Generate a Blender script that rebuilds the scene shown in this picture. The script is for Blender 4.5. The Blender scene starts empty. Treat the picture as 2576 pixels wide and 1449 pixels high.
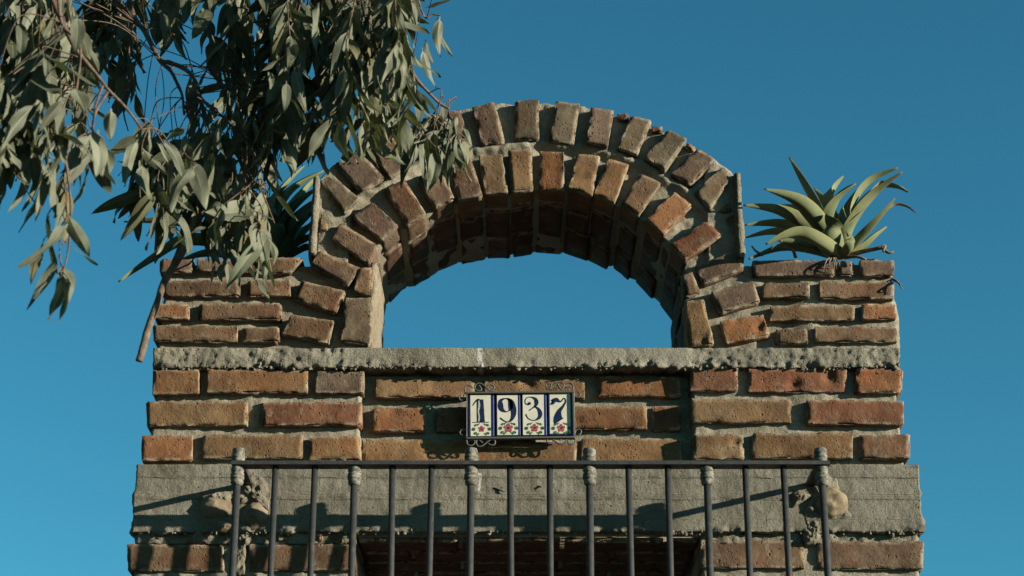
import bpy, math, random
from mathutils import Vector, Matrix, noise, Quaternion

# ------------------------------------------------------------------ camera, sky, sun, exposure
scene = bpy.context.scene
C = scene.collection
PITCH = math.radians(22.0)
FPX = 4970.0            # focal length in pixels of a 2576 px wide frame
DH = 4.608              # horizontal distance camera -> wall face
GROUND_Z = -1.6
cam_data = bpy.data.cameras.new('camera')
cam = bpy.data.objects.new('camera', cam_data); C.objects.link(cam)
cam.location = (0, -DH, 0); cam.rotation_euler = (math.pi/2 + PITCH, 0, 0)
cam_data.sensor_width = 36.0; cam_data.lens = 36.0*FPX/2576.0
cam_data.clip_start = 0.05; cam_data.clip_end = 20000
cam_data.dof.use_dof = True; cam_data.dof.focus_distance = 4.86; cam_data.dof.aperture_fstop = 5.0
scene.camera = cam

SUN_DIR = Vector((2.4, -1.0, 0.56)).normalized()      # towards the sun
sun_el = math.asin(SUN_DIR.z); sun_rot = math.atan2(SUN_DIR.x, SUN_DIR.y)
world = bpy.data.worlds.new('World'); scene.world = world; world.use_nodes = True
wn, wl = world.node_tree.nodes, world.node_tree.links
wn.clear()
sky = wn.new('ShaderNodeTexSky'); sky.sky_type = 'NISHITA'; sky.sun_disc = False
sky.sun_elevation = sun_el; sky.sun_rotation = sun_rot
sky.altitude = 1500; sky.air_density = 1.0; sky.dust_density = 0.3; sky.ozone_density = 2.0
tint = wn.new('ShaderNodeMix'); tint.data_type = 'RGBA'; tint.blend_type = 'MULTIPLY'
tint.inputs['Factor'].default_value = 1.0; tint.inputs['B'].default_value = (0.365, 1.15, 1.13, 1)
bg = wn.new('ShaderNodeBackground'); bg.inputs['Strength'].default_value = 0.053
wo = wn.new('ShaderNodeOutputWorld')
wl.new(sky.outputs[0], tint.inputs['A']); wl.new(tint.outputs['Result'], bg.inputs['Color']); wl.new(bg.outputs[0], wo.inputs['Surface'])

sd = bpy.data.lights.new('sun', 'SUN'); sd.energy = 5.0; sd.angle = math.radians(0.53); sd.color = (1.0, 0.90, 0.72)
sun = bpy.data.objects.new('sun', sd); C.objects.link(sun); sun.location = (6, -6, 6)
sun.rotation_euler = SUN_DIR.to_track_quat('Z', 'Y').to_euler()

scene.view_settings.view_transform = 'Standard'; scene.view_settings.look = 'None'
scene.view_settings.exposure = 1.18; scene.view_settings.gamma = 1.0
scene.view_settings.use_curve_mapping = False
scene.render.engine = 'CYCLES'
scene.cycles.max_bounces = 6

# ------------------------------------------------------------------ helpers
RNG = random.Random(1937)
SP, CP = math.sin(PITCH), math.cos(PITCH)
def P(px, py, Y=0.0):
    """point of the upright plane y=Y that shows at pixel (px,py) of the 2576-wide survey picture"""
    a = (px-1288.0)/FPX; b = (724.5-py)/FPX
    dy = CP - b*SP; dz = SP + b*CP
    t = (Y+DH)/dy
    return Vector((a*t, Y, dz*t))
ZO = {'Z': (0, 0, 2.0125), 3: (480, 600, 2.0125), 2: (900, 0, 2.0125), 4: (1400, 340, 2.0125), 5: (2300, 500, 1.61), 6: (1300, 1250, 1.593),
      7: (450, 1280, 1.647), 8: (2500, 1280, 1.647), 'P': (1720, 1420, 5.574), 'R': (2200, 340, 2.587), 'L': (1130, 340, 2.587),
      'B': (480, 1700, 2.8), 'C': (2900, 1650, 2.842), 0: (0, 0, 1/1.4907*1.0)}
def S(z, u, v):
    """survey sheet coordinates -> 2576-wide pixel"""
    if z == 0: return (u, v)
    ox, oy, s = ZO[z]
    return ((ox+u/s)/1.4907, (oy+v/s)/1.4907)
def PS(z, u, v, Y=0.0):
    x, y = S(z, u, v); return P(x, y, Y)

def new_mesh(name, verts, faces, smooth=True):
    me = bpy.data.meshes.new(name); me.from_pydata([tuple(v) for v in verts], [], faces)
    if smooth: me.polygons.foreach_set('use_smooth', [True]*len(me.polygons))
    me.update(); return me
def wloc(o):
    v = Vector(o.location)
    while o.parent: o = o.parent; v += Vector(o.location)
    return v
def link(name, me, mat, parent=None, loc=None, color=None):
    o = bpy.data.objects.new(name, me); C.objects.link(o)
    if mat and not me.materials: me.materials.append(mat)
    L = Vector(loc) if loc is not None else Vector((0, 0, 0))
    if parent: o.parent = parent; L = L - wloc(parent)
    o.location = L
    if color: o.color = (*color, 1)
    return o
def obj(name, verts, faces, mat, parent=None, color=None, smooth=True, origin=None):
    """world-space verts -> object with its origin at the centroid"""
    vs = [Vector(v) for v in verts]
    if origin is None:
        lo = Vector([min(v[i] for v in vs) for i in range(3)]); hi = Vector([max(v[i] for v in vs) for i in range(3)])
        origin = (lo+hi)/2
    origin = Vector(origin)
    return link(name, new_mesh(name, [v-origin for v in vs], faces, smooth), mat, parent, origin, color)
def thing(name, label, cat, loc, group=None):
    o = bpy.data.objects.new(name, None); C.objects.link(o); o.location = loc; o.empty_display_size = .1
    tag(o, label, cat, group); return o
def tag(o, label=None, cat=None, group=None, kind=None):
    if label: o['label'] = label
    if cat: o['category'] = cat
    if group: o['group'] = group
    if kind: o['kind'] = kind
    return o

NROT = Matrix.Rotation(.73, 3, Vector((.3, .8, .5)))
def N(p): return noise.noise(NROT @ Vector(p))
def fbm(p, oct=3):
    s = 0; a = 1.0; q = Vector(p)
    for _ in range(oct): s += a*N(q); a *= .5; q = q*2.03
    return s

def axis_lines(h, r, step):
    """coordinates along one half-axis pair, with extra lines in the rounded rim"""
    inner = max(h-r, h*.5); n = max(1, int(round(2*inner/step)))
    mid = [-inner + 2*inner*i/n for i in range(n+1)]
    rim = h-inner
    return [-h, -inner-rim*.45] + mid + [inner+rim*.45, h]
def box_grid(xs, ys, zs):
    """closed box surface; returns verts (x,y,z) and outward quads"""
    idx = {}; verts = []
    nx, ny, nz = len(xs)-1, len(ys)-1, len(zs)-1
    def v(i, j, k):
        key = (i, j, k)
        if key not in idx:
            idx[key] = len(verts); verts.append(Vector((xs[i], ys[j], zs[k])))
        return idx[key]
    F = []
    for i in range(nx):
        for k in range(nz):
            F.append((v(i,0,k), v(i+1,0,k), v(i+1,0,k+1), v(i,0,k+1)))
            F.append((v(i,ny,k), v(i,ny,k+1), v(i+1,ny,k+1), v(i+1,ny,k)))
    for j in range(ny):
        for k in range(nz):
            F.append((v(0,j,k), v(0,j,k+1), v(0,j+1,k+1), v(0,j+1,k)))
            F.append((v(nx,j,k), v(nx,j+1,k), v(nx,j+1,k+1), v(nx,j,k+1)))
    for i in range(nx):
        for j in range(ny):
            F.append((v(i,j,0), v(i,j+1,0), v(i+1,j+1,0), v(i+1,j,0)))
            F.append((v(i,j,nz), v(i+1,j,nz), v(i+1,j+1,nz), v(i,j+1,nz)))
    return verts, F

def tube(pts, rads, n=6, closed_ends=True):
    """round tube along a polyline"""
    pts = [Vector(p) for p in pts]
    if not hasattr(rads, '__len__'): rads = [rads]*len(pts)
    V = []; F = []
    prev = None
    for i, p in enumerate(pts):
        d = (pts[min(i+1, len(pts)-1)] - pts[max(i-1, 0)])
        d = d.normalized() if d.length > 1e-9 else Vector((0, 0, 1))
        if prev is None:
            a = d.orthogonal().normalized()
        else:
            a = prev - d*prev.dot(d)
            a = a.normalized() if a.length > 1e-6 else d.orthogonal().normalized()
        prev = a; b = d.cross(a)
        for k in range(n):
            t = 2*math.pi*k/n
            V.append(p + (a*math.cos(t)+b*math.sin(t))*rads[i])
    for i in range(len(pts)-1):
        for k in range(n):
            k2 = (k+1) % n
            F.append((i*n+k, i*n+k2, (i+1)*n+k2, (i+1)*n+k))
    if closed_ends:
        F.append(tuple(range(n-1, -1, -1))); F.append(tuple(range((len(pts)-1)*n, len(pts)*n)))
    return V, F
def smooth_path(pts, sub=6):
    pts = [Vector(p) for p in pts]; out = []
    for i in range(len(pts)-1):
        p0 = pts[max(i-1, 0)]; p1 = pts[i]; p2 = pts[i+1]; p3 = pts[min(i+2, len(pts)-1)]
        for s in range(sub):
            t = s/sub
            out.append(.5*((2*p1)+(p2-p0)*t+(2*p0-5*p1+4*p2-p3)*t*t+(3*p1-p0-3*p2+p3)*t**3))
    out.append(pts[-1]); return out
def lathe(profile, base, n=16):
    V = []; F = []
    for r, z in profile:
        for k in range(n):
            t = 2*math.pi*k/n
            V.append(Vector((base[0]+r*math.cos(t), base[1]+r*math.sin(t), base[2]+z)))
    m = len(profile)
    for i in range(m-1):
        for k in range(n):
            k2 = (k+1) % n
            F.append((i*n+k, i*n+k2, (i+1)*n+k2, (i+1)*n+k))
    F.append(tuple(range(n-1, -1, -1))); F.append(tuple(range((m-1)*n, m*n)))
    return V, F
def simple_box(lo, hi):
    return box_grid([lo[0], hi[0]], [lo[1], hi[1]], [lo[2], hi[2]])

# ------------------------------------------------------------------ materials
ALB = .62      # scales every base colour down so shade reads deeper against the sky
class M:
    """tiny node-tree builder"""
    def __init__(s, name):
        s.m = bpy.data.materials.new(name); s.m.use_nodes = True
        s.t = s.m.node_tree; s.t.nodes.clear()
        s.out = s.n('ShaderNodeOutputMaterial')
    def n(s, kind, **kw):
        nd = s.t.nodes.new(kind)
        for k, v in kw.items(): setattr(nd, k, v)
        return nd
    def l(s, a, b): s.t.links.new(a, b)
    def set(s, sock, v):
        if hasattr(v, 'links') or isinstance(v, bpy.types.NodeSocket): s.l(v, sock)
        else: sock.default_value = v
    def noise(s, vec, scale, detail=4, rough=.55, dist=0.0):
        nd = s.n('ShaderNodeTexNoise'); nd.inputs['Scale'].default_value = scale; nd.inputs['Detail'].default_value = detail
        nd.inputs['Roughness'].default_value = rough; nd.inputs['Distortion'].default_value = dist
        s.l(vec, nd.inputs['Vector']); return nd.outputs['Fac']
    def voro(s, vec, scale, rnd=1.0):
        nd = s.n('ShaderNodeTexVoronoi'); nd.inputs['Scale'].default_value = scale; nd.inputs['Randomness'].default_value = rnd
        s.l(vec, nd.inputs['Vector']); return nd.outputs['Distance']
    def ramp(s, f, a, b, lo=0.0, hi=1.0):
        nd = s.n('ShaderNodeMapRange'); nd.interpolation_type = 'SMOOTHSTEP'
        s.set(nd.inputs['Value'], f); nd.inputs['From Min'].default_value = a; nd.inputs['From Max'].default_value = b
        nd.inputs['To Min'].default_value = lo; nd.inputs['To Max'].default_value = hi
        return nd.outputs['Result']
    def math(s, op, a, b=0.0, c=0.0):
        nd = s.n('ShaderNodeMath', operation=op); s.set(nd.inputs[0], a); s.set(nd.inputs[1], b); s.set(nd.inputs[2], c); return nd.outputs[0]
    def mix(s, f, a, b, mode='MIX'):
        nd = s.n('ShaderNodeMix', data_type='RGBA', blend_type=mode); s.set(nd.inputs['Factor'], f)
        for k, v in (('A', a), ('B', b)):
            if isinstance(v, tuple): nd.inputs[k].default_value = (*v[:3], 1)
            else: s.l(v, nd.inputs[k])
        return nd.outputs['Result']
    def grey(s, f):
        nd = s.n('ShaderNodeCombineColor')
        for i in range(3): s.l(f, nd.inputs[i])
        return nd.outputs[0]
    def pos(s): return s.n('ShaderNodeNewGeometry').outputs['Position']
    def xyz(s, vec):
        nd = s.n('ShaderNodeSeparateXYZ'); s.l(vec, nd.inputs[0]); return nd.outputs
    def mapv(s, vec, scale=(1, 1, 1), loc=(0, 0, 0)):
        nd = s.n('ShaderNodeMapping'); nd.inputs['Scale'].default_value = scale; nd.inputs['Location'].default_value = loc
        s.l(vec, nd.inputs['Vector']); return nd.outputs[0]
    def bump(s, h, strength=.5, dist=.003, normal=None):
        nd = s.n('ShaderNodeBump'); nd.inputs['Strength'].default_value = strength; nd.inputs['Distance'].default_value = dist
        s.l(h, nd.inputs['Height'])
        if normal is not None: s.l(normal, nd.inputs['Normal'])
        return nd.outputs[0]
    def principled(s, color, rough=.9, normal=None, **kw):
        nd = s.n('ShaderNodeBsdfPrincipled')
        color = s.mix(1.0, color, (ALB, ALB, ALB), 'MULTIPLY')
        if isinstance(color, tuple): nd.inputs['Base Color'].default_value = (*color, 1)
        else: s.l(color, nd.inputs['Base Color'])
        s.set(nd.inputs['Roughness'], rough)
        if normal is not None: s.l(normal, nd.inputs['Normal'])
        for k, v in kw.items(): s.set(nd.inputs[k.replace('_', ' ')], v)
        s.bsdf = nd; return nd.outputs[0]
    def done(s, shader): s.l(shader, s.out.inputs['Surface']); return s.m

def mat_brick():
    m = M('fired_brick'); p = m.pos()
    oi = m.n('ShaderNodeObjectInfo')
    base = oi.outputs['Color']
    off = m.n('ShaderNodeVectorMath', operation='SCALE'); m.l(oi.outputs['Location'], off.inputs[0]); off.inputs['Scale'].default_value = 3.7
    ad = m.n('ShaderNodeVectorMath', operation='ADD'); m.l(p, ad.inputs[0]); m.l(off.outputs[0], ad.inputs[1]); q = ad.outputs[0]
    big = m.noise(q, 14, 5, .6)
    c = m.mix(m.ramp(big, .3, .7), m.mix(1.0, base, (.66, .60, .58), 'MULTIPLY'), m.mix(1.0, base, (1.22, 1.2, 1.14), 'MULTIPLY'))
    red = m.ramp(m.noise(q, 9, 3, .5), .52, .72)
    c = m.mix(m.math('MULTIPLY', red, .45), c, m.mix(1.0, base, (1.12, .66, .48), 'MULTIPLY'))
    dust = m.ramp(m.noise(q, 26, 7, .68), .50, .74)
    c = m.mix(m.math('MULTIPLY', dust, .42), c, (.36, .31, .225))
    rim = m.n('ShaderNodeAttribute', attribute_name='rim').outputs['Fac']
    smear = m.math('MULTIPLY', m.ramp(rim, .35, .95), m.ramp(m.noise(q, 38, 6, .7), .42, .58))
    c = m.mix(m.math('MULTIPLY', smear, .7), c, (.44, .385, .285))
    soot = m.ramp(m.noise(q, 7, 5, .65), .56, .74)
    c = m.mix(m.math('MULTIPLY', soot, .45), c, (.085, .066, .052))
    blot = m.ramp(m.noise(m.mapv(q, (1, 1, .55)), 34, 5, .75), .60, .70)
    c = m.mix(m.math('MULTIPLY', blot, .42), c, (.42, .375, .29))
    fine = m.noise(q, 210, 3, .6)
    c = m.mix(m.ramp(fine, .28, .72, .0, .24), c, (.09, .06, .04))
    patch = m.ramp(m.noise(q, 21, 3), .46, .64)
    pores = m.math('MULTIPLY', m.ramp(m.voro(q, 120), .13, .30, 1, 0), patch)
    big_p = m.math('MULTIPLY', m.ramp(m.voro(m.mapv(q, (1, 1, .7)), 48), .07, .17, 1, 0), m.ramp(m.noise(q, 17, 2), .47, .6))
    pit = m.math('MAXIMUM', pores, big_p)
    c = m.mix(m.math('MULTIPLY', pit, .75), c, (.06, .035, .02))
    h = m.math('ADD', m.math('MULTIPLY', m.noise(q, 90, 5, .6), .7), m.math('MULTIPLY', pit, -1.5))
    h = m.math('ADD', h, m.math('MULTIPLY', fine, .3))
    return m.done(m.principled(c, .93, m.bump(h, .75, .0040), Specular_IOR_Level=.2))
def mat_mortar(name, col, dark, light, sc=1.0, bumpd=.005):
    m = M(name); p = m.pos()
    c = m.mix(m.ramp(m.noise(p, 9*sc, 5, .6), .3, .7), dark, col)
    c = m.mix(m.math('MULTIPLY', m.ramp(m.noise(p, 33*sc, 5, .65), .5, .72), .6), c, light)
    grit = m.noise(p, 260, 3, .65)
    c = m.mix(m.ramp(grit, .3, .65, .42, 0), c, (.07, .06, .045))
    h = m.math('ADD', m.math('MULTIPLY', m.noise(p, 60, 6, .7), 1.3), m.math('MULTIPLY', grit, .5))
    return m.done(m.principled(c, .95, m.bump(h, .85, bumpd), Specular_IOR_Level=.15))
def mat_concrete(name, boards):
    m = M(name); p = m.pos(); x = m.xyz(p)
    k = 1.26 if boards else 1.65
    c = m.mix(m.ramp(m.noise(p, 6, 6, .6), .3, .7), (.150*k, .140*k, .112*k), (.255*k, .240*k, .195*k))
    c = m.mix(m.math('MULTIPLY', m.ramp(m.noise(p, 28, 6, .7), .5, .75), .5), c, (.33, .305, .235))
    streak = m.noise(m.mapv(p, (95, 95, 5)), 1.0, 4, .6)
    grit = m.noise(p, 240, 3, .65)
    c = m.mix(m.ramp(grit, .3, .62, .4, 0), c, (.06, .055, .045))
    pit = m.math('MULTIPLY', m.ramp(m.voro(p, 55), .06, .16, 1, 0), m.ramp(m.noise(p, 12, 2), .5, .62))
    c = m.mix(m.math('MULTIPLY', pit, .7), c, (.05, .045, .035))
    stain = m.ramp(m.noise(m.mapv(p, (7, 7, 2.2)), 1, 7, .7), .5, .68)
    c = m.mix(m.math('MULTIPLY', stain, .38), c, (.12, .115, .09))
    crack = m.ramp(m.math('ABSOLUTE', m.math('SUBTRACT', m.noise(m.mapv(p, (9, 9, 22)), 1, 6, .6, .6), .5)), .002, .007, 1, 0)
    crack = m.math('MULTIPLY', crack, m.ramp(m.noise(p, 4.3, 2), .55, .63))
    c = m.mix(m.math('MULTIPLY', crack, .8), c, (.035, .03, .024))
    # white drip where something ran down the face
    wob = m.math('MULTIPLY', m.math('SUBTRACT', m.noise(p, 30, 3), .5), .03)
    dx = m.math('ABSOLUTE', m.math('ADD', m.math('ADD', x[0], .0775 if not boards else .0765), wob))
    band = m.ramp(dx, .003 if not boards else .0015, .009 if not boards else .005, 1, 0)
    if boards: band = m.math('MULTIPLY', band, m.ramp(m.math('ABSOLUTE', m.math('SUBTRACT', x[2], 1.352)), .018, .026, 1, 0))
    band = m.math('MULTIPLY', band, m.ramp(m.noise(p, 90, 4), .33, .5))
    c = m.mix(m.math('MULTIPLY', band, .85), c, (.72, .73, .70))
    h = m.math('ADD', m.math('MULTIPLY', m.noise(p, 75 if boards else 115, 6, .75), 1.0 if boards else 1.8), m.math('MULTIPLY', grit, .4))
    if boards:
        h = m.math('ADD', h, m.math('MULTIPLY', streak, .35))
        wv = m.math('MULTIPLY', m.math('SUBTRACT', m.noise(m.mapv(p, (9, 9, 0)), 1, 4), .5), .010)
        zz = m.math('ADD', x[2], wv); brk = m.ramp(m.noise(m.mapv(p, (17, 17, 30)), 1, 7, .75), .42, .62)
        for zl in (P(1288, 1204).z, P(1288, 1245).z, P(1288, 1258).z, P(1288, 1308).z):
            ln = m.math('MULTIPLY', m.ramp(m.math('ABSOLUTE', m.math('SUBTRACT', zz, zl)), .0012, .0036, 1, 0), brk)
            c = m.mix(m.math('MULTIPLY', ln, .35), c, (.36, .335, .26))
            h = m.math('ADD', h, m.math('MULTIPLY', ln, .9))
    h = m.math('ADD', h, m.math('MULTIPLY', pit, -1.6))
    return m.done(m.principled(c, .95, m.bump(h, .8, .0045), Specular_IOR_Level=.15))
def mat_iron(name, col, rust):
    m = M(name); p = m.pos()
    f = m.ramp(m.noise(p, 45, 6, .65), .52, .74)
    c = m.mix(m.math('MULTIPLY', f, rust), col, (.13, .085, .05))
    c = m.mix(m.ramp(m.noise(p, 11, 3), .3, .7, 0, .35), c, (col[0]*1.7, col[1]*1.7, col[2]*1.65))
    return m.done(m.principled(c, m.ramp(m.noise(p, 60, 4), .3, .7, .45, .7), m.bump(m.noise(p, 160, 5, .6), .35, .0015), Specular_IOR_Level=.35))
def mat_collar():
    m = M('painted_cast_collar'); p = m.pos()
    f = m.ramp(m.noise(p, 80, 6, .65), .42, .62)
    c = m.mix(f, (.13, .122, .10), (.32, .31, .27))
    c = m.mix(m.ramp(m.noise(p, 200, 3), .35, .5, .5, 0), c, (.05, .048, .042))
    return m.done(m.principled(c, .85, m.bump(m.noise(p, 170, 5, .7), .3, .0012), Specular_IOR_Level=.2))
def mat_leaf():
    m = M('eucalyptus_leaf'); p = m.pos()
    at = m.n('ShaderNodeAttribute', attribute_name='mid')
    tone = m.n('ShaderNodeAttribute', attribute_name='tone').outputs['Fac']
    c = m.mix(m.ramp(m.noise(p, 9, 3), .32, .68), (.074, .087, .058), (.220, .236, .172))
    c = m.mix(m.math('MULTIPLY', tone, .6), c, (.068, .082, .034))
    c = m.mix(m.ramp(tone, .84, .98, 0, .55), c, (.24, .185, .07))
    blot = m.ramp(m.noise(p, 70, 4, .6), .60, .74)
    c = m.mix(m.math('MULTIPLY', blot, .45), c, (.19, .13, .065))
    rib = m.ramp(at.outputs['Fac'], .02, .13, 1, 0)
    c = m.mix(m.math('MULTIPLY', rib, .55), c, (.27, .27, .14))
    edge = m.ramp(at.outputs['Fac'], .88, 1.0, 0, 1)
    c = m.mix(m.math('MULTIPLY', edge, .4), c, (.24, .19, .10))
    vein = m.noise(m.mapv(p, (130, 130, 40)), 1, 3)
    pr = m.principled(c, .6, m.bump(vein, .3, .0015), Specular_IOR_Level=.28)
    tr = m.n('ShaderNodeBsdfTranslucent'); m.l(m.mix(1.0, c, (1.0, 1.15, .5), 'MULTIPLY'), tr.inputs[0])
    mx = m.n('ShaderNodeMixShader'); mx.inputs[0].default_value = .11
    m.l(pr, mx.inputs[1]); m.l(tr.outputs[0], mx.inputs[2])
    return m.done(mx.outputs[0])
def mat_agave():
    m = M('agave_blade'); p = m.pos()
    at = m.n('ShaderNodeAttribute', attribute_name='mid').outputs['Fac']
    al = m.n('ShaderNodeAttribute', attribute_name='along').outputs['Fac']
    c = m.mix(m.ramp(m.noise(p, 14, 4), .3, .7), (.140, .165, .080), (.245, .265, .135))
    c = m.mix(m.ramp(at, .72, 1.0, 0, .5), c, (.24, .25, .085))
    c = m.mix(m.ramp(al, .0, .22, .55, 0), c, (.30, .31, .17))
    c = m.mix(m.ramp(al, .95, 1.0, 0, .85), c, (.10, .05, .03))
    st = m.noise(m.mapv(p, (60, 60, 14)), 1, 3)
    c = m.mix(m.ramp(st, .5, .75, 0, .25), c, (.235, .255, .135))
    sc_ = m.ramp(m.noise(p, 55, 6, .7), .62, .72)
    c = m.mix(m.math('MULTIPLY', sc_, .5), c, (.16, .12, .07))
    return m.done(m.principled(c, .72, m.bump(st, .2, .002), Specular_IOR_Level=.2))
def mat_plain(name, c1, c2, sc=30, rough=.85, bumps=.4, bd=.003, spec=.25, coat=0.0):
    m = M(name); p = m.pos()
    f = m.noise(p, sc, 5, .6)
    return m.done(m.principled(m.mix(m.ramp(f, .35, .65), c1, c2), rough, m.bump(m.noise(p, sc*4, 5, .65), bumps, bd), Specular_IOR_Level=spec, Coat_Weight=coat))

MB = mat_brick()
MM = mat_mortar('lime_mortar', (.415, .378, .295), (.295, .265, .20), (.49, .45, .36), 1.0, .0032)
MR = mat_mortar('rough_cement', (.36, .328, .258), (.25, .222, .17), (.44, .40, .315), 1.6, .008)
MC1 = mat_concrete('cast_concrete', False); MC2 = mat_concrete('board_marked_concrete', True)
MI = mat_iron('dark_iron', (.034, .038, .041), .6)
MW = mat_iron('wrought_wire', (.085, .088, .082), .6)
MK = mat_collar(); ML = mat_leaf(); MA = mat_agave()
MT = mat_plain('eucalyptus_bark', (.13, .095, .07), (.24, .185, .135), 40, .9, .7, .004)
MTW = mat_plain('red_twig', (.10, .065, .048), (.19, .13, .10), 60, .8, .3, .002)
MDRY = mat_plain('dry_plant', (.16, .115, .07), (.30, .23, .15), 60, .9, .5, .003)
MST = mat_plain('river_stone', (.14, .105, .06), (.31, .25, .16), 30, .85, .5, .003)
MSR = mat_plain('rough_brown_stone', (.15, .11, .065), (.31, .245, .155), 40, .92, 1.0, .008)
MSD = mat_plain('dark_stone', (.16, .12, .085), (.28, .22, .155), 22, .9, .7, .005)
MG = mat_plain('dark_ground', (.040, .039, .036), (.066, .062, .056), 2.5, .95, .6, .02)  # unseen ground, coloured dark to cut the bounce light
MTC = mat_plain('cream_glaze', (.68, .66, .54), (.78, .75, .62), 40, .22, .05, .001, .5)
MTB = mat_plain('blue_glaze', (.009, .015, .075), (.018, .036, .17), 60, .2, .05, .001, .5)
MND = mat_plain('navy_paint', (.008, .011, .04), (.016, .022, .075), 120, .3, .05, .001, .5)
MPR = mat_plain('red_paint', (.33, .045, .05), (.46, .11, .11), 150, .35, .05, .001, .4)
MPG = mat_plain('green_paint', (.03, .10, .035), (.10, .20, .09), 150, .35, .05, .001, .4)
MPW = mat_plain('bare_glaze_scratches', (.40, .40, .36), (.60, .59, .52), 300, .5, .2, .001, .3)

# ------------------------------------------------------------------ ground
def ground():
    n = 60; R = 4000.0; V = [Vector((0, 0, GROUND_Z))]; F = []
    rings = [1.5, 4, 9, 20, 50, 150, 500, 1500, R]
    for r in rings:
        for k in range(n):
            t = 2*math.pi*k/n; V.append(Vector((r*math.cos(t), r*math.sin(t), GROUND_Z)))
    for k in range(n): F.append((0, 1+k, 1+(k+1) % n))
    for i in range(len(rings)-1):
        for k in range(n):
            a = 1+i*n+k; b = 1+i*n+(k+1) % n
            F.append((a, a+n, b+n, b))
    o = obj('ground', V, F, MG, origin=(0, 0, GROUND_Z)); tag(o, 'unseen ground around the foot of the tower, darkened to cut bounce light', 'ground', kind='structure')
ground()

# ------------------------------------------------------------------ brick tower
TX = 0.042; THICK = 0.43
tower = thing('brick_gate_tower', 'weathered brick tower with round arch on top and two concrete beams', 'tower', (TX, .2, GROUND_Z))

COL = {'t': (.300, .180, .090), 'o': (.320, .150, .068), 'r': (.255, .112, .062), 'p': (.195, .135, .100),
       'g': (.200, .166, .116), 'b': (.230, .148, .094), 'k': (.305, .192, .102), 'y': (.280, .180, .098), 'd': (.112, .055, .038), 'e': (.140, .066, .042)}  # 'd' and 'e' put the soffit's shade into the brick colour
seedc = [0]
def brick_mesh_obj(quad, y0, depth, col, step=.0085, r=None, rough=1.0, parent=None, name='brick'):
    """quad: four Vectors TL,TR,BR,BL in the plane of the wall face (x,z used); the brick runs back from y0"""
    TL, TR, BR, BL = quad
    seedc[0] += 1; rg = random.Random(seedc[0]*77+5)
    sv = Vector((rg.uniform(-50, 50), rg.uniform(-50, 50), rg.uniform(-50, 50)))
    w = ((TR-TL).length+(BR-BL).length)/2; h = ((TL-BL).length+(TR-BR).length)/2
    hx, hy, hz = w/2, depth/2, h/2
    r = r or rg.uniform(.0022, .0044)
    xs = axis_lines(hx, r, step); zs = axis_lines(hz, r, step)
    ys = [-hy, -hy+r*.45, -hy+r, -hy+.028, -hy+.06, hy-r, hy]
    V, F = box_grid(xs, ys, zs)
    out = []; rim = []
    tilt_x = rg.uniform(-.004, .004); tilt_z = rg.uniform(-.0035, .0035); push = rg.uniform(-.0035, .0035)
    for p in V:
        q = Vector((max(-hx+r, min(hx-r, p.x)), max(-hy+r, min(hy-r, p.y)), max(-hz+r, min(hz-r, p.z))))
        d = p-q; L = d.length
        n = d/L if L > 1e-9 else Vector((0, 0, 0))
        axes = sum(1 for i in range(3) if abs(d[i]) > 1e-6)
        pr = q+n*r if axes > 1 else p.copy()
        a = pr+sv
        disp = .0024*N(a*15)+.0011*N(a*55)+.0007*N(a*120)
        if axes > 1:
            chip = N(a*31+Vector((9, 1, 4)))
            disp -= max(0, chip-.08)*.030*rough
            if N(a*12+Vector((7, 7, 1))) > .38: disp -= .007
            disp += .0026*N(a*80)
        pit = N(a*24+Vector((3, 8, 2)))
        if pit > .52: disp -= (pit-.52)*.03
        pr += n*disp*rough
        if p.y < -hy+.03:
            pr.y += push + tilt_x*pr.x/hx + tilt_z*pr.z/hz
        rim.append(max(0.0, 1-min(hx-abs(p.x), hz-abs(p.z))/.016) if p.y < -hy+.01 else .22)
        u = (pr.x+hx)/(2*hx); v = (pr.z+hz)/(2*hz)
        top = TL+(TR-TL)*u; bot = BL+(BR-BL)*u
        xz = bot+(top-bot)*v
        out.append(Vector((xz.x, y0+pr.y+hy, xz.z)))
    c = COL[col]; j = .80*rg.uniform(.86, 1.14); js = rg.uniform(-.06, .06)
    c = (min(1, c[0]*j*(1+js)), c[1]*j, c[2]*j*(1-js))
    o = obj(name, out, F, MB, parent or tower, c)
    at = o.data.attributes.new('rim', 'FLOAT', 'POINT'); at.data.foreach_set('value', rim)
    return o
def rect(z, x0, y0, x1, y1, Y=0.0, jit=3.0):
    g = random.Random(int(x0*7+y0*13+x1))
    k = lambda: g.uniform(-jit, jit)
    return [PS(z, x0+k(), y0+k(), Y), PS(z, x1+k(), y0+k(), Y), PS(z, x1+k(), y1+k(), Y), PS(z, x0+k(), y1+k(), Y)]
def quad(z, *pts, Y=0.0): return [PS(z, u, v, Y) for u, v in pts]

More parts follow.
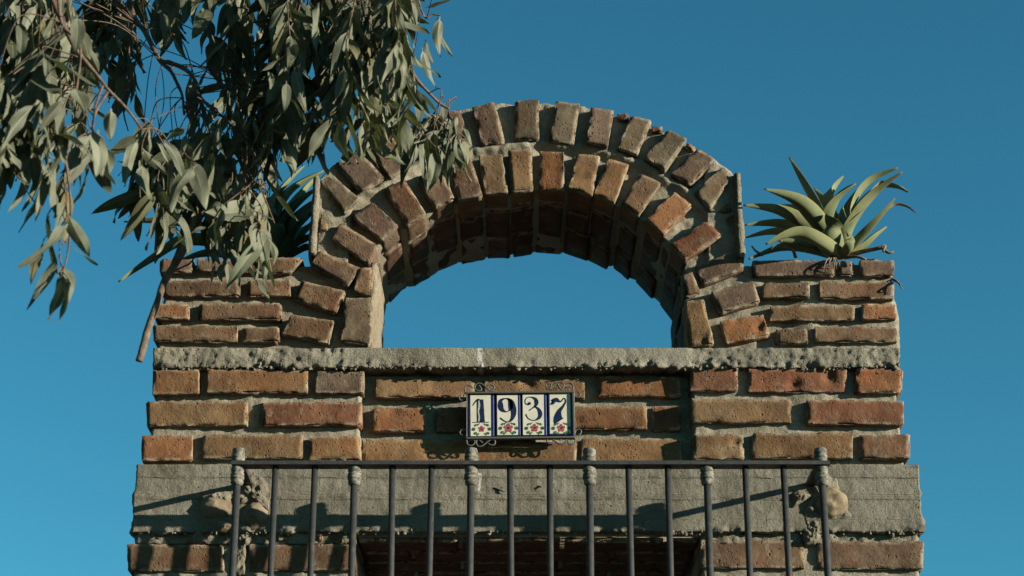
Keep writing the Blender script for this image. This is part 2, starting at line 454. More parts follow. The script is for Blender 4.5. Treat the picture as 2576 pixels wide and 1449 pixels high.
INN = [
 (3, ((1640, 1043), (1838, 1033), (1822, 1392), (1610, 1367)), 'g'),
 (3, ((1742, 822), (1845, 815), (1838, 1022), (1703, 1012)), 'b'),
 (3, ((1600, 480), (1873, 640), (1828, 803), (1543, 592)), 'b'),
 (0, ((883, 540), (935, 508), (1002, 567), (962, 604)), 'p'),
 (4, ((88, 737), (232, 663), (392, 930), (258, 1012)), 'b'),
 (4, ((335, 650), (500, 580), (607, 822), (458, 888)), 'b'),
 (4, ((588, 540), (735, 518), (822, 800), (640, 828)), 'b'),
 (4, ((800, 488), (970, 473), (1017, 772), (843, 780)), 'y'),
 (4, ((1018, 460), (1183, 443), (1208, 742), (1048, 760)), 't'),
 (4, ((1260, 453), (1433, 463), (1437, 757), (1253, 735)), 'o'),
 (4, ((1538, 473), (1707, 488), (1647, 792), (1473, 740)), 't'),
 (4, ((1772, 513), (1927, 560), (1817, 852), (1663, 778)), 't'),
 (5, ((165, 233), (287, 295), (150, 503), (48, 422)), 'b'),
 (5, ((370, 358), (477, 430), (300, 618), (198, 517)), 'o'),
 (5, ((565, 528), (657, 620), (430, 762), (353, 662)), 'r'),
 (5, ((420, 822), (478, 832), (527, 962), (432, 988)), 'b'),
 (5, ((440, 1010), (545, 1000), (603, 1278), (455, 1287)), 't'),
]
def _ipoly():
    pts = [Vector((TX-JAMB, 0, Z_SILL-.1))]
    for i, (z, q_, c) in enumerate(INN):
        pick = (2, 1) if i < 3 else (0, 3) if i > 14 else (3, 2)
        pts += [PS(z, *q_[k]) for k in pick]
    pts.append(Vector((TX+JAMB, 0, Z_SILL-.1)))
    return pts
# mortar body of the upper part: swept round the arch opening
Z_SILL = P(1288, 878).z; Z_PIER = P(1288, 660).z
def intrados(x):     # half-width test helpers
    return None
RI, ZI = .474, 1.656
RE, ZE = .761, 1.634
JAMB = .397
IP = None
def ray_in(th):
    global IP
    if IP is None: IP = _ipoly()
    d = Vector((math.cos(th), 0, math.sin(th))); best = 2.0; o = Vector((TX, 0, Z_SILL))
    for a, b in zip(IP[:-1], IP[1:]):
        e = b-a; den = d.x*e.z-d.z*e.x
        if abs(den) < 1e-9: continue
        f = a-o; t = (f.x*e.z-f.z*e.x)/den; u = (f.x*d.z-f.z*d.x)/den
        if t > 0 and -1e-6 <= u <= 1.000001: best = min(best, t)
    return best if best < 1.9 else ray_r(th, 'in')
def ray_r(th, which):
    """distance from (TX, Z_SILL) to the intrados / outer boundary at angle th"""
    cx, cz = math.cos(th), math.sin(th)
    lo, hi = 0.0, 2.0
    def inside(r):
        x, z = abs(r*cx), Z_SILL+r*cz
        if which == 'in':
            return x < JAMB and (x*x+(z-ZI)**2) < RI*RI
        side = .928 - (z-Z_SILL)*.05
        if z < Z_PIER: return x < side
        return x < .537 and (x*x+(z-ZE)**2) < RE*RE
    for _ in range(40):
        m = (lo+hi)/2
        if inside(m): lo = m
        else: hi = m
    return lo
def upper_mortar():
    ths = [math.pi*i/420 for i in range(421)]
    # extra rays hugging the pier-top corners
    for sx in (1, -1):
        for x in (.538, .927, .90):
            t = math.atan2(Z_PIER-Z_SILL, sx*x)
            ths += [t-.0008, t+.0008]
        t = math.atan2(Z_PIER+.0005-Z_SILL, sx*.537); ths.append(t)
    ths = sorted(ths)
    NR, NB = 44, 14
    prof = []
    V = []; F = []
    y1 = THICK-.006
    for th in ths:
        ri = ray_in(th)+.0035; ro = ray_r(th, 'out')
        ring = []
        def face(r):
            t = max(0.0, min(1.0, (r-ri-.26)/.05)); b = .025+(.017-.025)*t
            if r-ri < .24 and .5 < th < 2.64: b -= .017*math.exp(-((r-ri-.131)/.013)**2)
            if abs(r*math.cos(th)) > .455 and Z_SILL+r*math.sin(th) > Z_PIER: b = .011
            return b
        for i in range(NR+1): r = ri+(ro-ri)*i/NR; ring.append((r, face(r)))
        y0 = .026
        for i in range(1, 7): ring.append((ro, y0+(y1-y0)*i/7))
        for i in range(4): ring.append((ro+(ri-ro)*i/3, y1))
        for i in range(1, NB): ring.append((ri, y1+(y0-y1)*i/NB))
        for r, y in ring:
            p = Vector((TX+r*math.cos(th), y, Z_SILL+r*math.sin(th)))
            n = Vector((0, -1, 0)) if y < .03 else Vector((0, 0, 0))
            a = p
            p2 = p.copy()
            if y < .0295: p2.y -= .006*N(a*17)+.004*N(a*46)+.0022*N(a*110)
            e = .006*N(a*23+Vector((5, 5, 5)))+.003*N(a*60)
            if abs(r-ro) < 1e-6: p2 += Vector((math.cos(th), 0, math.sin(th)))*e
            if abs(r-ri) < 1e-6: p2 -= Vector((math.cos(th), 0, math.sin(th)))*e*.8
            V.append(p2)
        nring = len(ring)
    m = nring
    for i in range(len(ths)-1):
        for k in range(m):
            k2 = (k+1) % m
            F.append((i*m+k, i*m+k2, (i+1)*m+k2, (i+1)*m+k))
    F.append(tuple(range(m-1, -1, -1))); F.append(tuple(range((len(ths)-1)*m, len(ths)*m)))
    obj('mortar', V, F, MM, tower)
upper_mortar()

def rough_block(name, xl, xr, z0, z1, y0, y1, mat, step=.009, amp=1.0, edge=.004, shape=None, parent=None, ysteps=5, back=True):
    """rough cast block; xl/xr are functions of z; shape(p, n) may push a vertex further"""
    nz = max(2, int((z1-z0)/step)); W = xr((z0+z1)/2)-xl((z0+z1)/2); nx = max(2, int(W/step))
    us = [0, .25*step/W]+[i/nx for i in range(1, nx)]+[1-.25*step/W, 1]
    vs = [0, .25*step/(z1-z0)]+[i/nz for i in range(1, nz)]+[1-.25*step/(z1-z0), 1]
    ysl = [0, .012, .04, .1, .25, y1-y0]; ysl = [t for t in ysl if t < y1-y0]+[y1-y0]
    V, F = box_grid(us, ysl, vs)
    out = []
    for p in V:
        z = z0+(z1-z0)*p.z; x = xl(z)+(xr(z)-xl(z))*p.x; y = y0+p.y
        q = Vector((x, y, z)); n = Vector((0, 0, 0))
        if p.y == 0: n.y = -1
        if p.x == 0: n.x = -1
        if p.x == 1: n.x = 1
        if p.z == 0: n.z = -1
        if p.z == 1: n.z = 1
        k = sum(1 for t in n if t)
        if k > 1:
            n.normalize(); q = q - n*edge*1.2
        d = amp*(.0045*N(q*14)+.0032*N(q*43)+.0020*N(q*105))
        if p.y < .05:
            q = q+n*d
            if shape: q = shape(q, n, p)
        else:
            q = q+n*d*.6
        out.append(q)
    return obj(name, out, F, mat, parent or tower)

def lin(pA, pB, z):   # x on the line through two points (x,z)
    t = (z-pA.z)/(pB.z-pA.z); return pA.x+(pB.x-pA.x)*t

# upper concrete beam (sill of the arch)
zu1 = P(1288, 877).z; zu0 = P(1288, 927).z
eL = lambda z: lin(P(386, 875), P(384, 925), z); eR = lambda z: lin(P(2262, 875), P(2264, 925), z)
def beam_low_edge(z0, reach, strength):
    def f(q, n, p):
        h = q.z-z0
        w = max(0.0, 1-h/reach)
        if n.y < 0 or n.z < 0:
            a = q
            crumb = .34+.75*fbm(a*34, 3)+.35*N(a*150)
            keep = .4+1.5*N(Vector((a.x*7, 3, 1)))
            if n.y < 0: q = q+Vector((0, 1, 0))*w*strength*(crumb-.25)*1.6*max(.15, min(1.1, keep+.3))
            if n.z < 0: q = q+Vector((0, 0, 1))*strength*(crumb-.30)*.55+Vector((0, 0, .003*N(Vector((a.x*9, 7, 1)))))
        return q
    return f
low1 = beam_low_edge(zu0, .030, .016)
def upper_shape(q, n, p):
    q = low1(q, n, p)
    if n.x: q.x += .008*N(Vector((q.z*30, n.x*3, 1)))+.005*N(Vector((q.z*80, n.x*3, 5)))
    # the stretches over the piers are rough poured, the middle is trowelled
    if n.y < 0 and (q.x < -.42 or q.x > .44):
        q.y += .0075*abs(N(q*75))+.005*N(q*37)
    return q
rough_block('sill_beam', eL, eR, zu0, zu1, -.008, THICK+.004, MC1, .0045, .55, .0025, upper_shape)

# lower, board-marked beam
zl1 = P(1288, 1172).z; zl0 = P(1288, 1343).z
lL = lambda z: lin(P(346, 1178), P(333, 1340), z); lR = lambda z: lin(P(2309, 1172), P(2319, 1335), z)
low2 = beam_low_edge(zl0, .018, .015)
LINES = [P(1288, 1204).z, P(1288, 1245).z, P(1288, 1258).z, P(1288, 1308).z]
def lower_shape(q, n, p):
    q = low2(q, n, p)
    if n.x: q.x += .011*N(Vector((q.z*21, n.x*3, 1)))+.006*N(Vector((q.z*60, n.x*3, 5)))
    if n.y < 0:
        for i, zl in enumerate(LINES):   # boards not quite flush
            if q.z < zl: q.y += (.0025, -.002, .0025, -.0015)[i]
    return q
rough_block('lintel_beam', lL, lR, zl0, zl1, -.016, THICK+.002, MC2, .005, .5, .003, lower_shape)

# mortar of the middle storey: two piers and the recessed panel
zm1 = zu0+.004; zm0 = zl1-.004
jl = PS(7, 1490, 300).x; jr = PS(8, 150, 300).x
rough_block('mortar', lambda z: lin(P(397, 930), P(368, 1160), z), lambda z: jl-.003, zm0, zm1, .018, THICK, MM, .0085, 1.3)
rough_block('mortar', lambda z: jr+.004, lambda z: lin(P(2252, 930), P(2279, 1160), z), zm0, zm1, .018, THICK, MM, .0085, 1.3)
rough_block('mortar', lambda z: jl-.02, lambda z: jr+.02, zm0, zm1, .052, THICK-.004, MM, .0085, 1.3)
# mortar of the jambs beside the lower opening, down to the ground
ol = P(897, 1400).x; orr = P(1762, 1400).x
zb1 = zl0+.012
rough_block('mortar', lambda z: P(335, 1400).x, lambda z: ol-.006, P(1288, 1700).z, zb1, .012, THICK, MM, .0085, 1.5)
rough_block('mortar', lambda z: orr+.006, lambda z: P(2312, 1400).x, P(1288, 1700).z, zb1, .012, THICK, MM, .0085, 1.5)
zd = P(1288, 1698).z
rough_block('plaster_base', lambda z: P(330, 1400).x, lambda z: ol-.004, GROUND_Z-.05, zd, .002, THICK, MR, .05, 1.0)
rough_block('plaster_base', lambda z: orr+.004, lambda z: P(2318, 1400).x, GROUND_Z-.05, zd, .002, THICK, MR, .05, 1.0)

# ---- bricks of the two upper piers
def course(z, items, Y=0.0, depth=.11, backs=()):
    for it in items:
        x0, y0, x1, y1, c = it
        q_ = rect(z, x0, y0, x1, y1, Y)
        edge = it in backs
        brick_mesh_obj(q_, Y, .205 if edge else depth, c)
        if edge: brick_mesh_obj(q_, Y+.218, .20, c, step=.03)
L1 = [(240, 742, 490, 848, 'p'), (522, 745, 838, 846, 'p')]
L2 = [(255, 912, 845, 1026, 'b'), (900, 905, 1228, 1026, 'b')]
L3 = [(195, 1082, 462, 1197, 'o'), (530, 1082, 1157, 1206, 'b')]
L4 = [(190, 1252, 828, 1368, 'b'), (858, 1258, 1137, 1371, 'b')]
for L in (L1, L2, L3, L4): course(3, L, backs=(L[0],))
brick_mesh_obj(quad(3, (850, 748), (1325, 738), (1222, 852), (850, 852)), 0, .11, 'b')
R1 = [(838, 764, 1337, 858, 'p'), (1358, 765, 1452, 858, 'p'), (1488, 765, 1694, 858, 'p')]
R2 = [(905, 903, 1183, 993, 'b'), (1243, 890, 1693, 997, 'b')]
R3 = [(948, 1037, 1463, 1128, 'y'), (1500, 1033, 1708, 1123, 'o')]
R4 = [(983, 1172, 1178, 1267, 'b'), (1213, 1162, 1718, 1258, 'b')]
for L in (R1, R2, R3, R4): course(5, L, backs=(L[-1],))
# ---- bricks of the middle piers
A1 = [(198, 177, 488, 327, 't'), (538, 170, 1159, 320, 't'), (1206, 178, 1506, 320, 'p')]
A2 = [(163, 373, 787, 520, 't'), (880, 370, 1492, 520, 'r')]
A3 = [(132, 578, 446, 737, 'o'), (509, 578, 1132, 724, 't'), (1167, 585, 1484, 735, 't')]
for L in (A1, A2, A3): course(7, L, backs=(L[0],))
B1 = [(143, 160, 442, 305, 'r'), (503, 164, 1112, 310, 'r'), (1163, 170, 1460, 319, 'o')]
B2 = [(156, 362, 770, 502, 't'), (863, 363, 1467, 514, 'r')]
B3 = [(162, 570, 481, 726, 't'), (528, 566, 1150, 720, 't'), (1193, 573, 1500, 729, 'b')]
for L in (B1, B2, B3): course(8, L, backs=(L[-1],))
# ---- bricks of the recessed panel
YP = .032
K1 = [(172, 262, 764, 384, 'k'), (818, 270, 1422, 388, 'k'), (1503, 258, 1996, 377, 'o')]
K2 = [(156, 443, 472, 590, 'o'), (537, 438, 1010, 583, 'r'), (1080, 436, 1794, 574, 'o'), (1822, 428, 2000, 578, 'r')]
K3 = [(95, 632, 738, 775, 'k'), (775, 648, 1377, 778, 't'), (1403, 626, 2004, 780, 't')]
for L in (K1, K2, K3): course(6, L, YP)
# ---- bricks beside the lower opening, and some courses below the frame
D1 = [(46, 1253, 640, 1420, 'b'), (800, 1258, 1448, 1420, 'b')]
course(7, D1, backs=(D1[0],))
E1 = [(210, 1228, 848, 1398, 'b'), (930, 1236, 1588, 1404, 'b')]
course(8, E1, backs=(E1[-1],))
for i in range(3):
    zt = P(1288, 1478+i*80).z; zb = P(1288, 1540+i*80).z
    for (xa, xb) in ((P(325, 1400).x, ol), (orr, P(2322, 1400).x)):
        cut = .36+.3*(i % 2); mid = xa+(xb-xa)*cut
        for (p0, p1) in ((xa, mid-.017), (mid+.017, xb)):
            brick_mesh_obj([Vector((p0, 0, zt)), Vector((p1, 0, zt)), Vector((p1, 0, zb)), Vector((p0, 0, zb))], 0, .15, 'btor'[(i+int(p0*10)) % 4], step=.014)

# ---- arch rings (front faces TL,TR,BR,BL)
OUT = [
 (3, ((1450, 150), (1545, 112), (1738, 288), (1632, 410)), 'g'),
 ('L', ((330, 700), (560, 590), (800, 850), (590, 990)), 'p'),
 ('L', ((640, 520), (850, 380), (1045, 700), (880, 850)), 'p'),
 ('L', ((860, 400), (1020, 300), (1190, 560), (1060, 660)), 'p'),
 ('L', ((1180, 270), (1370, 205), (1480, 560), (1300, 610)), 'p'),
 ('L', ((1400, 200), (1535, 190), (1650, 520), (1500, 555)), 'p'),
 (4, ((752, 122), (905, 88), (992, 385), (825, 412)), 'p'),
 (4, ((1075, 72), (1243, 65), (1246, 372), (1073, 360)), 'g'),
 (4, ((1380, 82), (1552, 95), (1505, 405), (1332, 380)), 'g'),
 ('R', ((50, 160), (262, 185), (195, 555), (0, 515)), 'p'),
 ('R', ((440, 235), (625, 280), (490, 620), (305, 560)), 'g'),
 ('R', ((800, 372), (960, 470), (750, 790), (565, 650)), 'g'),
 ('R', ((1085, 560), (1240, 660), (1000, 915), (825, 800)), 'p'),
 ('R', ((1320, 745), (1395, 850), (1190, 1165), (1050, 985)), 'g'),
 (5, ((490, 805), (752, 702), (792, 815), (545, 908)), 'p'),
 (5, ((590, 962), (845, 893), (887, 1012), (640, 1088)), 'p'),
 (5, ((645, 1135), (905, 1098), (943, 1215), (685, 1262)), 'o'),
 (3, ((1440, 688), (1752, 820), (1662, 957), (1378, 790)), 'b'),
 (3, ((1310, 913), (1642, 1000), (1572, 1157), (1252, 1040)), 'b'),
 (3, ((1232, 1175), (1555, 1222), (1522, 1388), (1163, 1305)), 'b'),
]
def fat(q_, k=1.07):
    TL, TR, BR, BL = q_
    if (TR-TL).length+(BR-BL).length < (TL-BL).length+(TR-BR).length:
        m1 = (TL+TR)/2; m2 = (BL+BR)/2; return [m1+(TL-m1)*k, m1+(TR-m1)*k, m2+(BR-m2)*k, m2+(BL-m2)*k]
    m1 = (TL+BL)/2; m2 = (TR+BR)/2; return [m1+(TL-m1)*k, m2+(TR-m2)*k, m2+(BR-m2)*k, m1+(BL-m1)*k]
for z, pts, c in OUT: brick_mesh_obj(fat(quad(z, *pts)), -.002, .23, c)
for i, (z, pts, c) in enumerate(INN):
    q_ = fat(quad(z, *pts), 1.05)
    cut = (.115, .085, .13, .10)[i % 4]; cut2 = (.27, .30, .25, .285)[i % 4]  # front bricks cut short so the shade-coloured pieces start near the face
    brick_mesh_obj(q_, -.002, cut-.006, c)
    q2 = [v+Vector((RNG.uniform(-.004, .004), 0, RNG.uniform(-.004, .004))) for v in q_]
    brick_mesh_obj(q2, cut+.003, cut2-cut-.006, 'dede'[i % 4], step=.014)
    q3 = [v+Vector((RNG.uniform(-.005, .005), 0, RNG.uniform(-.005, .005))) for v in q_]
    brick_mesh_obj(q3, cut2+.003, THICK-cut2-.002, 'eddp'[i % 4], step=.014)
# soffit bricks that fill the joints between the voussoirs deeper in the vault
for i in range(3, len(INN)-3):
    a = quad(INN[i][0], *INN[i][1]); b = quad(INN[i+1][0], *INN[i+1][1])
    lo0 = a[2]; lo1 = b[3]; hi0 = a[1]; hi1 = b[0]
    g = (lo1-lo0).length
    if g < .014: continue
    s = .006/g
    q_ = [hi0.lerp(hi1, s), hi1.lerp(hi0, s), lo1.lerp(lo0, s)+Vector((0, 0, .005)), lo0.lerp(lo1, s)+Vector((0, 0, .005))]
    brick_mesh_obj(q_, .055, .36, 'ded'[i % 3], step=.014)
# brick fragments wedged in the outline of the arch
for z, pts, c in [('R', ((640, 330), (745, 335), (740, 385), (640, 380)), 'r'), ('R', ((990, 485), (1065, 540), (1030, 580), (950, 530)), 'o'),
                  ('R', ((300, 200), (415, 205), (410, 262), (300, 275)), 'b'), ('R', ((1375, 1070), (1410, 1120), (1400, 1170), (1250, 1185)), 'b'),
                  ('R', ((1345, 1215), (1425, 1205), (1405, 1310), (1355, 1305)), 'r'), (3, ((1455, 385), (1520, 405), (1515, 530), (1450, 520)), 'k')]:
    brick_mesh_obj(quad(z, *pts), .006, .08, c, step=.008, name='brick_fragment')
# upright mortar strips that close the arch against the piers
sl = lambda a, b: (lambda z: lin(a, b, z))
rough_block('edge_strip', sl(PS('R', 1425, 790), PS(5, 748, 765)), sl(PS('R', 1492, 820), PS(5, 795, 770)), PS(5, 770, 764).z, PS('R', 1455, 808).z, -.012, .25, MR, .007, 1.0)
rough_block('edge_strip', sl(PS(3, 1405, 135), PS(3, 1357, 725)), sl(PS(3, 1450, 140), PS(3, 1420, 728)), PS(3, 1385, 726).z, PS(3, 1430, 138).z, -.014, .25, MR, .007, 1.0)

zj0 = P(1288, 874).z; zj1 = P(1288, 655).z
MPL = mat_mortar('pale_plaster', (.40, .345, .25), (.27, .215, .15), (.50, .45, .34), 2.0, .006)
rough_block('jamb_plaster', lambda z: lin(P(922, 874), P(930, 655), z), lambda z: lin(P(934, 874), P(952, 655), z)+.007*N(Vector((z*24, 2, 2))), zj0, zj1, .006, .30, MPL, .008, 1.6)

# soffit of the lower opening: bricks laid flat under the beam
zs = zl0-.012
nrow = 4; dep = (THICK-.02)/nrow
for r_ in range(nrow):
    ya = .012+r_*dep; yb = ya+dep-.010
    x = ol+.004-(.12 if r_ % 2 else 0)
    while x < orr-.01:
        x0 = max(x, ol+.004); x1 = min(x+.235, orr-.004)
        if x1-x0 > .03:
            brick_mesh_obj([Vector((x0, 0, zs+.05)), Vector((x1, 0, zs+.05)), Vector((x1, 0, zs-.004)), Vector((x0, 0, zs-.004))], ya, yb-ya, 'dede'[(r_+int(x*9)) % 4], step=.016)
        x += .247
V, F = simple_box((ol, .006, zs+.006), (orr, THICK-.002, zl0+.02)); obj('mortar', V, F, MM, tower)
# rough mortar and brick bits squeezed under the beam
for (x0, x1) in ((P(340, 1400).x, ol), (orr, P(2312, 1400).x)):
    rough_block('bedding', lambda z, x0=x0: x0, lambda z, x1=x1: x1, zl0-.026, zl0+.004, .002, .2, MR, .006, 2.2)
for px in (565, 620, 668, 712, 800, 850, 885):
    g = RNG.uniform(14, 30); y = 1352+RNG.uniform(-4, 6)
    brick_mesh_obj([P(px-g/2, y-8), P(px+g/2, y-7), P(px+g/2, y+10), P(px-g/2, y+9)], -.003, .05, 'bkr'[int(px) % 3], step=.006, name='brick_fragment')

def rock(name, z, u, v, rx, rz, ry, mat, Y, seed, amp=.28, fr=9.0, label=None):
    """lumpy stone set into the wall face"""
    c = PS(z, u, v, Y); V = []; F = []
    nu, nv = 26, 18
    for j in range(nv+1):
        ph = math.pi*j/nv
        for i in range(nu):
            th = 2*math.pi*i/nu
            d = Vector((math.sin(ph)*math.cos(th), math.cos(ph), math.sin(ph)*math.sin(th)))
            s = Vector((seed*3.1, seed, 7))
            k = 1+amp*N(d*1.6+s)+amp*.5*N(d*3.7+s)+.05*N(d*fr+s)
            V.append(c+Vector((d.x*rx*k, d.y*ry*k, d.z*rz*k)))
    for j in range(nv):
        for i in range(nu):
            i2 = (i+1) % nu
            F.append((j*nu+i, j*nu+i2, (j+1)*nu+i2, (j+1)*nu+i))
    return obj(name, V, F, mat, tower)
rock('embedded_stone', 'B', 930, 560, .048, .042, .032, MSD, .000, 3, .20, 12)
rock('embedded_stone', 'B', 1330, 660, .034, .036, .026, MSD, -.004, 8, .2, 12)
rock('embedded_stone', 'B', 1030, 775, .026, .017, .026, MST, .0, 5)
rock('embedded_stone', 'C', 600, 685, .044, .038, .026, MST, -.010, 33, .24, 10)
rock('embedded_stone', 'C', 275, 610, .020, .014, .02, MSD, -.010, 15, .3, 12)
def splash(z, poly, Y, lift, seed):
    """hand-thrown cement dabbed on the wall: domed rough sheet with thickness"""
    pts = [S(z, u, v) for u, v in poly]
    cx = sum(p[0] for p in pts)/len(pts); cy = sum(p[1] for p in pts)/len(pts)
    n = 56; V = []; F = []; rings = 16
    out = []
    for k in range(n):
        t = k/n*len(pts); i = int(t); f = t-i
        a = pts[i % len(pts)]; b = pts[(i+1) % len(pts)]
        out.append((a[0]+(b[0]-a[0])*f, a[1]+(b[1]-a[1])*f))
    for r in range(rings+1):
        s = r/rings
        for k in range(n):
            x = cx+(out[k][0]-cx)*s; y = cy+(out[k][1]-cy)*s
            p = P(x, y, Y)
            e = 1-s**3
            rough = .010*N(p*38+Vector((seed, 0, 0)))+.007*N(p*85)+.004*N(p*170)
            if r == rings: p.x += .012*N(p*40); p.z += .012*N(p*40+Vector((4, 4, 4)))
            p.y = Y - lift*e - rough*(.35+.65*e) + (.02 if r == rings else 0)
            V.append(p)
    for r in range(rings):
        for k in range(n):
            k2 = (k+1) % n
            F.append((r*n+k, (r+1)*n+k, (r+1)*n+k2, r*n+k2))
    return obj('cement_dab', V, F, MR, tower)
splash('B', [(1190, 290), (1330, 180), (1470, 300), (1500, 430), (1490, 610), (1400, 560), (1250, 520), (1130, 560), (1090, 480), (1180, 420)], -.014, .012, 1)
splash('B', [(720, 470), (860, 370), (1050, 360), (1110, 480), (1060, 560), (900, 500), (760, 530)], -.012, .016, 2)
splash('B', [(1190, 740), (1340, 780), (1330, 900), (1250, 1000), (1230, 1290), (1110, 1290), (1120, 1000), (1130, 860)], .006, .012, 3)
splash('B', [(700, 830), (905, 740), (910, 765), (750, 850), (830, 940), (600, 940)], -.004, .010, 7)
splash('C', [(560, 340), (680, 390), (720, 560), (770, 700), (860, 830), (760, 860), (560, 860), (330, 900), (300, 780), (430, 560), (380, 440), (470, 480)], -.014, .008, 4)
splash('C', [(190, 560), (300, 540), (420, 600), (330, 660), (200, 730)], -.014, .010, 5)
splash('C', [(330, 820), (520, 800), (560, 960), (440, 1120), (340, 1130), (300, 980)], -.008, .010, 6)
for (u, v, l, a) in ((910, 935, .026, -.35), (1150, 915, .010, -.2)):   # nail stubs in the beam
    c = PS(6, u-0, v, -.016); V, F = tube([c+Vector((-l/2, .004, l*.22)), c+Vector((l/2, -.004, -l*.22))], .0022, 6); obj('nail', V, F, MI, tower)
# coarse aggregate showing along the ragged lower edges of both beams
GA = random.Random(31); av = []; af = []
OCT = [Vector(v).normalized() for v in ((1, 0, 0), (-1, 0, 0), (0, 1, 0), (0, -1, 0), (0, 0, 1), (0, 0, -1), (1, 1, 0), (-1, 1, 0), (1, -1, 0), (-1, -1, 0), (1, 0, 1), (-1, 0, 1), (1, 0, -1), (-1, 0, -1), (0, 1, 1), (0, -1, 1), (0, 1, -1), (0, -1, -1))]
def _octfaces():
    F = []
    for sx, sy, sz in ((a, b, c) for a in (1, -1) for b in (1, -1) for c in (1, -1)):
        ix = 0 if sx > 0 else 1; iy = 2 if sy > 0 else 3; iz = 4 if sz > 0 else 5
        f = lambda v: min(range(18), key=lambda i: (OCT[i]-Vector(v).normalized()).length)
        xy = f((sx, sy, 0)); xz = f((sx, 0, sz)); yz = f((0, sy, sz))
        for t in ((ix, xy, xz), (xy, iy, yz), (xz, yz, iz), (xy, yz, xz)): F.append(t if sx*sy*sz > 0 else t[::-1])
    return F
OF = _octfaces()
def crumb_at(c, r):
    b = len(av); sc_ = Vector((GA.uniform(.7, 1.3), GA.uniform(.6, 1.0), GA.uniform(.7, 1.2)))
    av.extend([c+Vector((v.x*sc_.x, v.y*sc_.y, v.z*sc_.z))*r*GA.uniform(.75, 1.25) for v in OCT]); af.extend([tuple(i+b for i in f) for f in OF])
for (xa, xb, zz, yf, cnt, ph) in ((eL(zu0)+.005, eR(zu0)-.005, zu0, -.008, 300, 2.0), (lL(zl0)+.005, lR(zl0)-.005, zl0, -.016, 280, 9.0)):
    for _ in range(cnt):
        x = GA.uniform(xa, xb)
        if N(Vector((x*6, ph, 0)))+.25*N(Vector((x*25, ph, 1))) < GA.uniform(-.35, .15): continue
        crumb_at(Vector((x, yf+GA.uniform(.0, .008), zz+abs(GA.gauss(0, .006))-.004)), GA.uniform(.0016, .0034)+.002*GA.random()**4)
ag = obj('aggregate', av, af, MC1, tower, smooth=False); ag['kind'] = 'stuff'
# balcony slab under the railing (below the frame)
YR = -.175
zrail = P(1288, 1163, YR-.02).z
rough_block('balcony_slab', lambda z: P(540, 1160).x, lambda z: P(2120, 1160).x, zrail-1.06, zrail-.96, YR-.06, .03, MC1, .03, .6)

# ------------------------------------------------------------------ railing
rail = thing('balcony_railing', 'dark iron balcony railing with pale cast collars in front of the lintel', 'railing', (TX, YR, zrail-.96))
xl_ = P(585, 1163, YR).x; xr_ = P(2084, 1163, YR).x
def bevel_bar(lo, hi, r=.0015):
    xs = [lo[0], lo[0]+r, hi[0]-r, hi[0]]; ys = [lo[1], lo[1]+r, hi[1]-r, hi[1]]; zz = [lo[2], lo[2]+r, hi[2]-r, hi[2]]
    V, F = box_grid(xs, ys, zz)
    c = (Vector(lo)+Vector(hi))/2
    o = []
    for p in V:
        k = sum(1 for i in range(3) if abs(p[i]-lo[i]) < 1e-9 or abs(p[i]-hi[i]) < 1e-9)
        q = p.copy()
        if k > 1:
            for i in range(3):
                if abs(p[i]-lo[i]) < 1e-9: q[i] += r*.35
                if abs(p[i]-hi[i]) < 1e-9: q[i] -= r*.35
        o.append(q)
    return o, F
V, F = bevel_bar((xl_, YR-.020, zrail-.0045), (xr_, YR+.020, zrail+.0045)); obj('top_rail', V, F, MI, rail, smooth=False)
V, F = bevel_bar((xl_, YR-.020, zrail-.93), (xr_, YR+.020, zrail-.92)); obj('bottom_rail', V, F, MI, rail, smooth=False)
cx0 = P(600, 1163, YR).x; cx1 = P(2065, 1163, YR).x
for x in (cx0, cx1):
    V, F = bevel_bar((x-.014, YR+.0215, zrail-.005), (x+.014, .01, zrail+.004)); obj('return_bar', V, F, MI, rail, smooth=False)
    V, F = bevel_bar((x-.014, YR+.0215, zrail-.93), (x+.014, .01, zrail-.92)); obj('return_bar', V, F, MI, rail, smooth=False)
    V, F = bevel_bar((x-.0135, YR-.0135, zrail-.961), (x+.0135, YR+.0135, zrail-.931)); obj('foot', V, F, MI, rail, smooth=False)
BARS = [598, 693, 792, 892, 987, 1086, 1185, 1283, 1383, 1483, 1581, 1680, 1778, 1875, 1971, 2066]
collar = [(.009, 0), (.0125, .002), (.0150, .008), (.0140, .0125), (.0120, .0135), (.0160, .015), (.0165, .021), (.0125, .0225), (.0160, .024), (.0160, .028), (.0125, .030), (.0150, .033), (.0155, .037), (.0150, .043), (.0145, .0455)]
finial = [(.0140, 0), (.0158, .002), (.0155, .008), (.0125, .0095), (.0160, .011), (.0155, .017), (.0120, .019), (.0150, .021), (.0150, .030), (.0130, .034), (.0080, .036)]
for i, px in enumerate(BARS):
    x = P(px, 1180, YR).x; big = i % 3 == 0
    rr = .0086 if big else .0076
    wob = RNG.uniform(-.004, .004)
    V, F = tube([(x, YR, zrail-.919), (x+wob, YR+wob, zrail-.5), (x, YR, zrail-.0052)], rr, 14); obj('bar', V, F, MI, rail)
    if big:
        V, F = lathe([(r, z) for r, z in collar], (x, YR, zrail-.0505), 20)
        V = [v+Vector((.0006*N(v*90), .0006*N(v*90+Vector((5, 0, 0))), .0005*N(v*120))) for v in V]; obj('collar', V, F, MK, rail)
        if i in (0, 6, 9, 15):
            V, F = lathe(finial, (x, YR, zrail+.005), 20)
            V = [v+Vector((.0006*N(v*90), .0006*N(v*90+Vector((5, 0, 0))), .0005*N(v*120))) for v in V]; obj('finial', V, F, MK, rail)

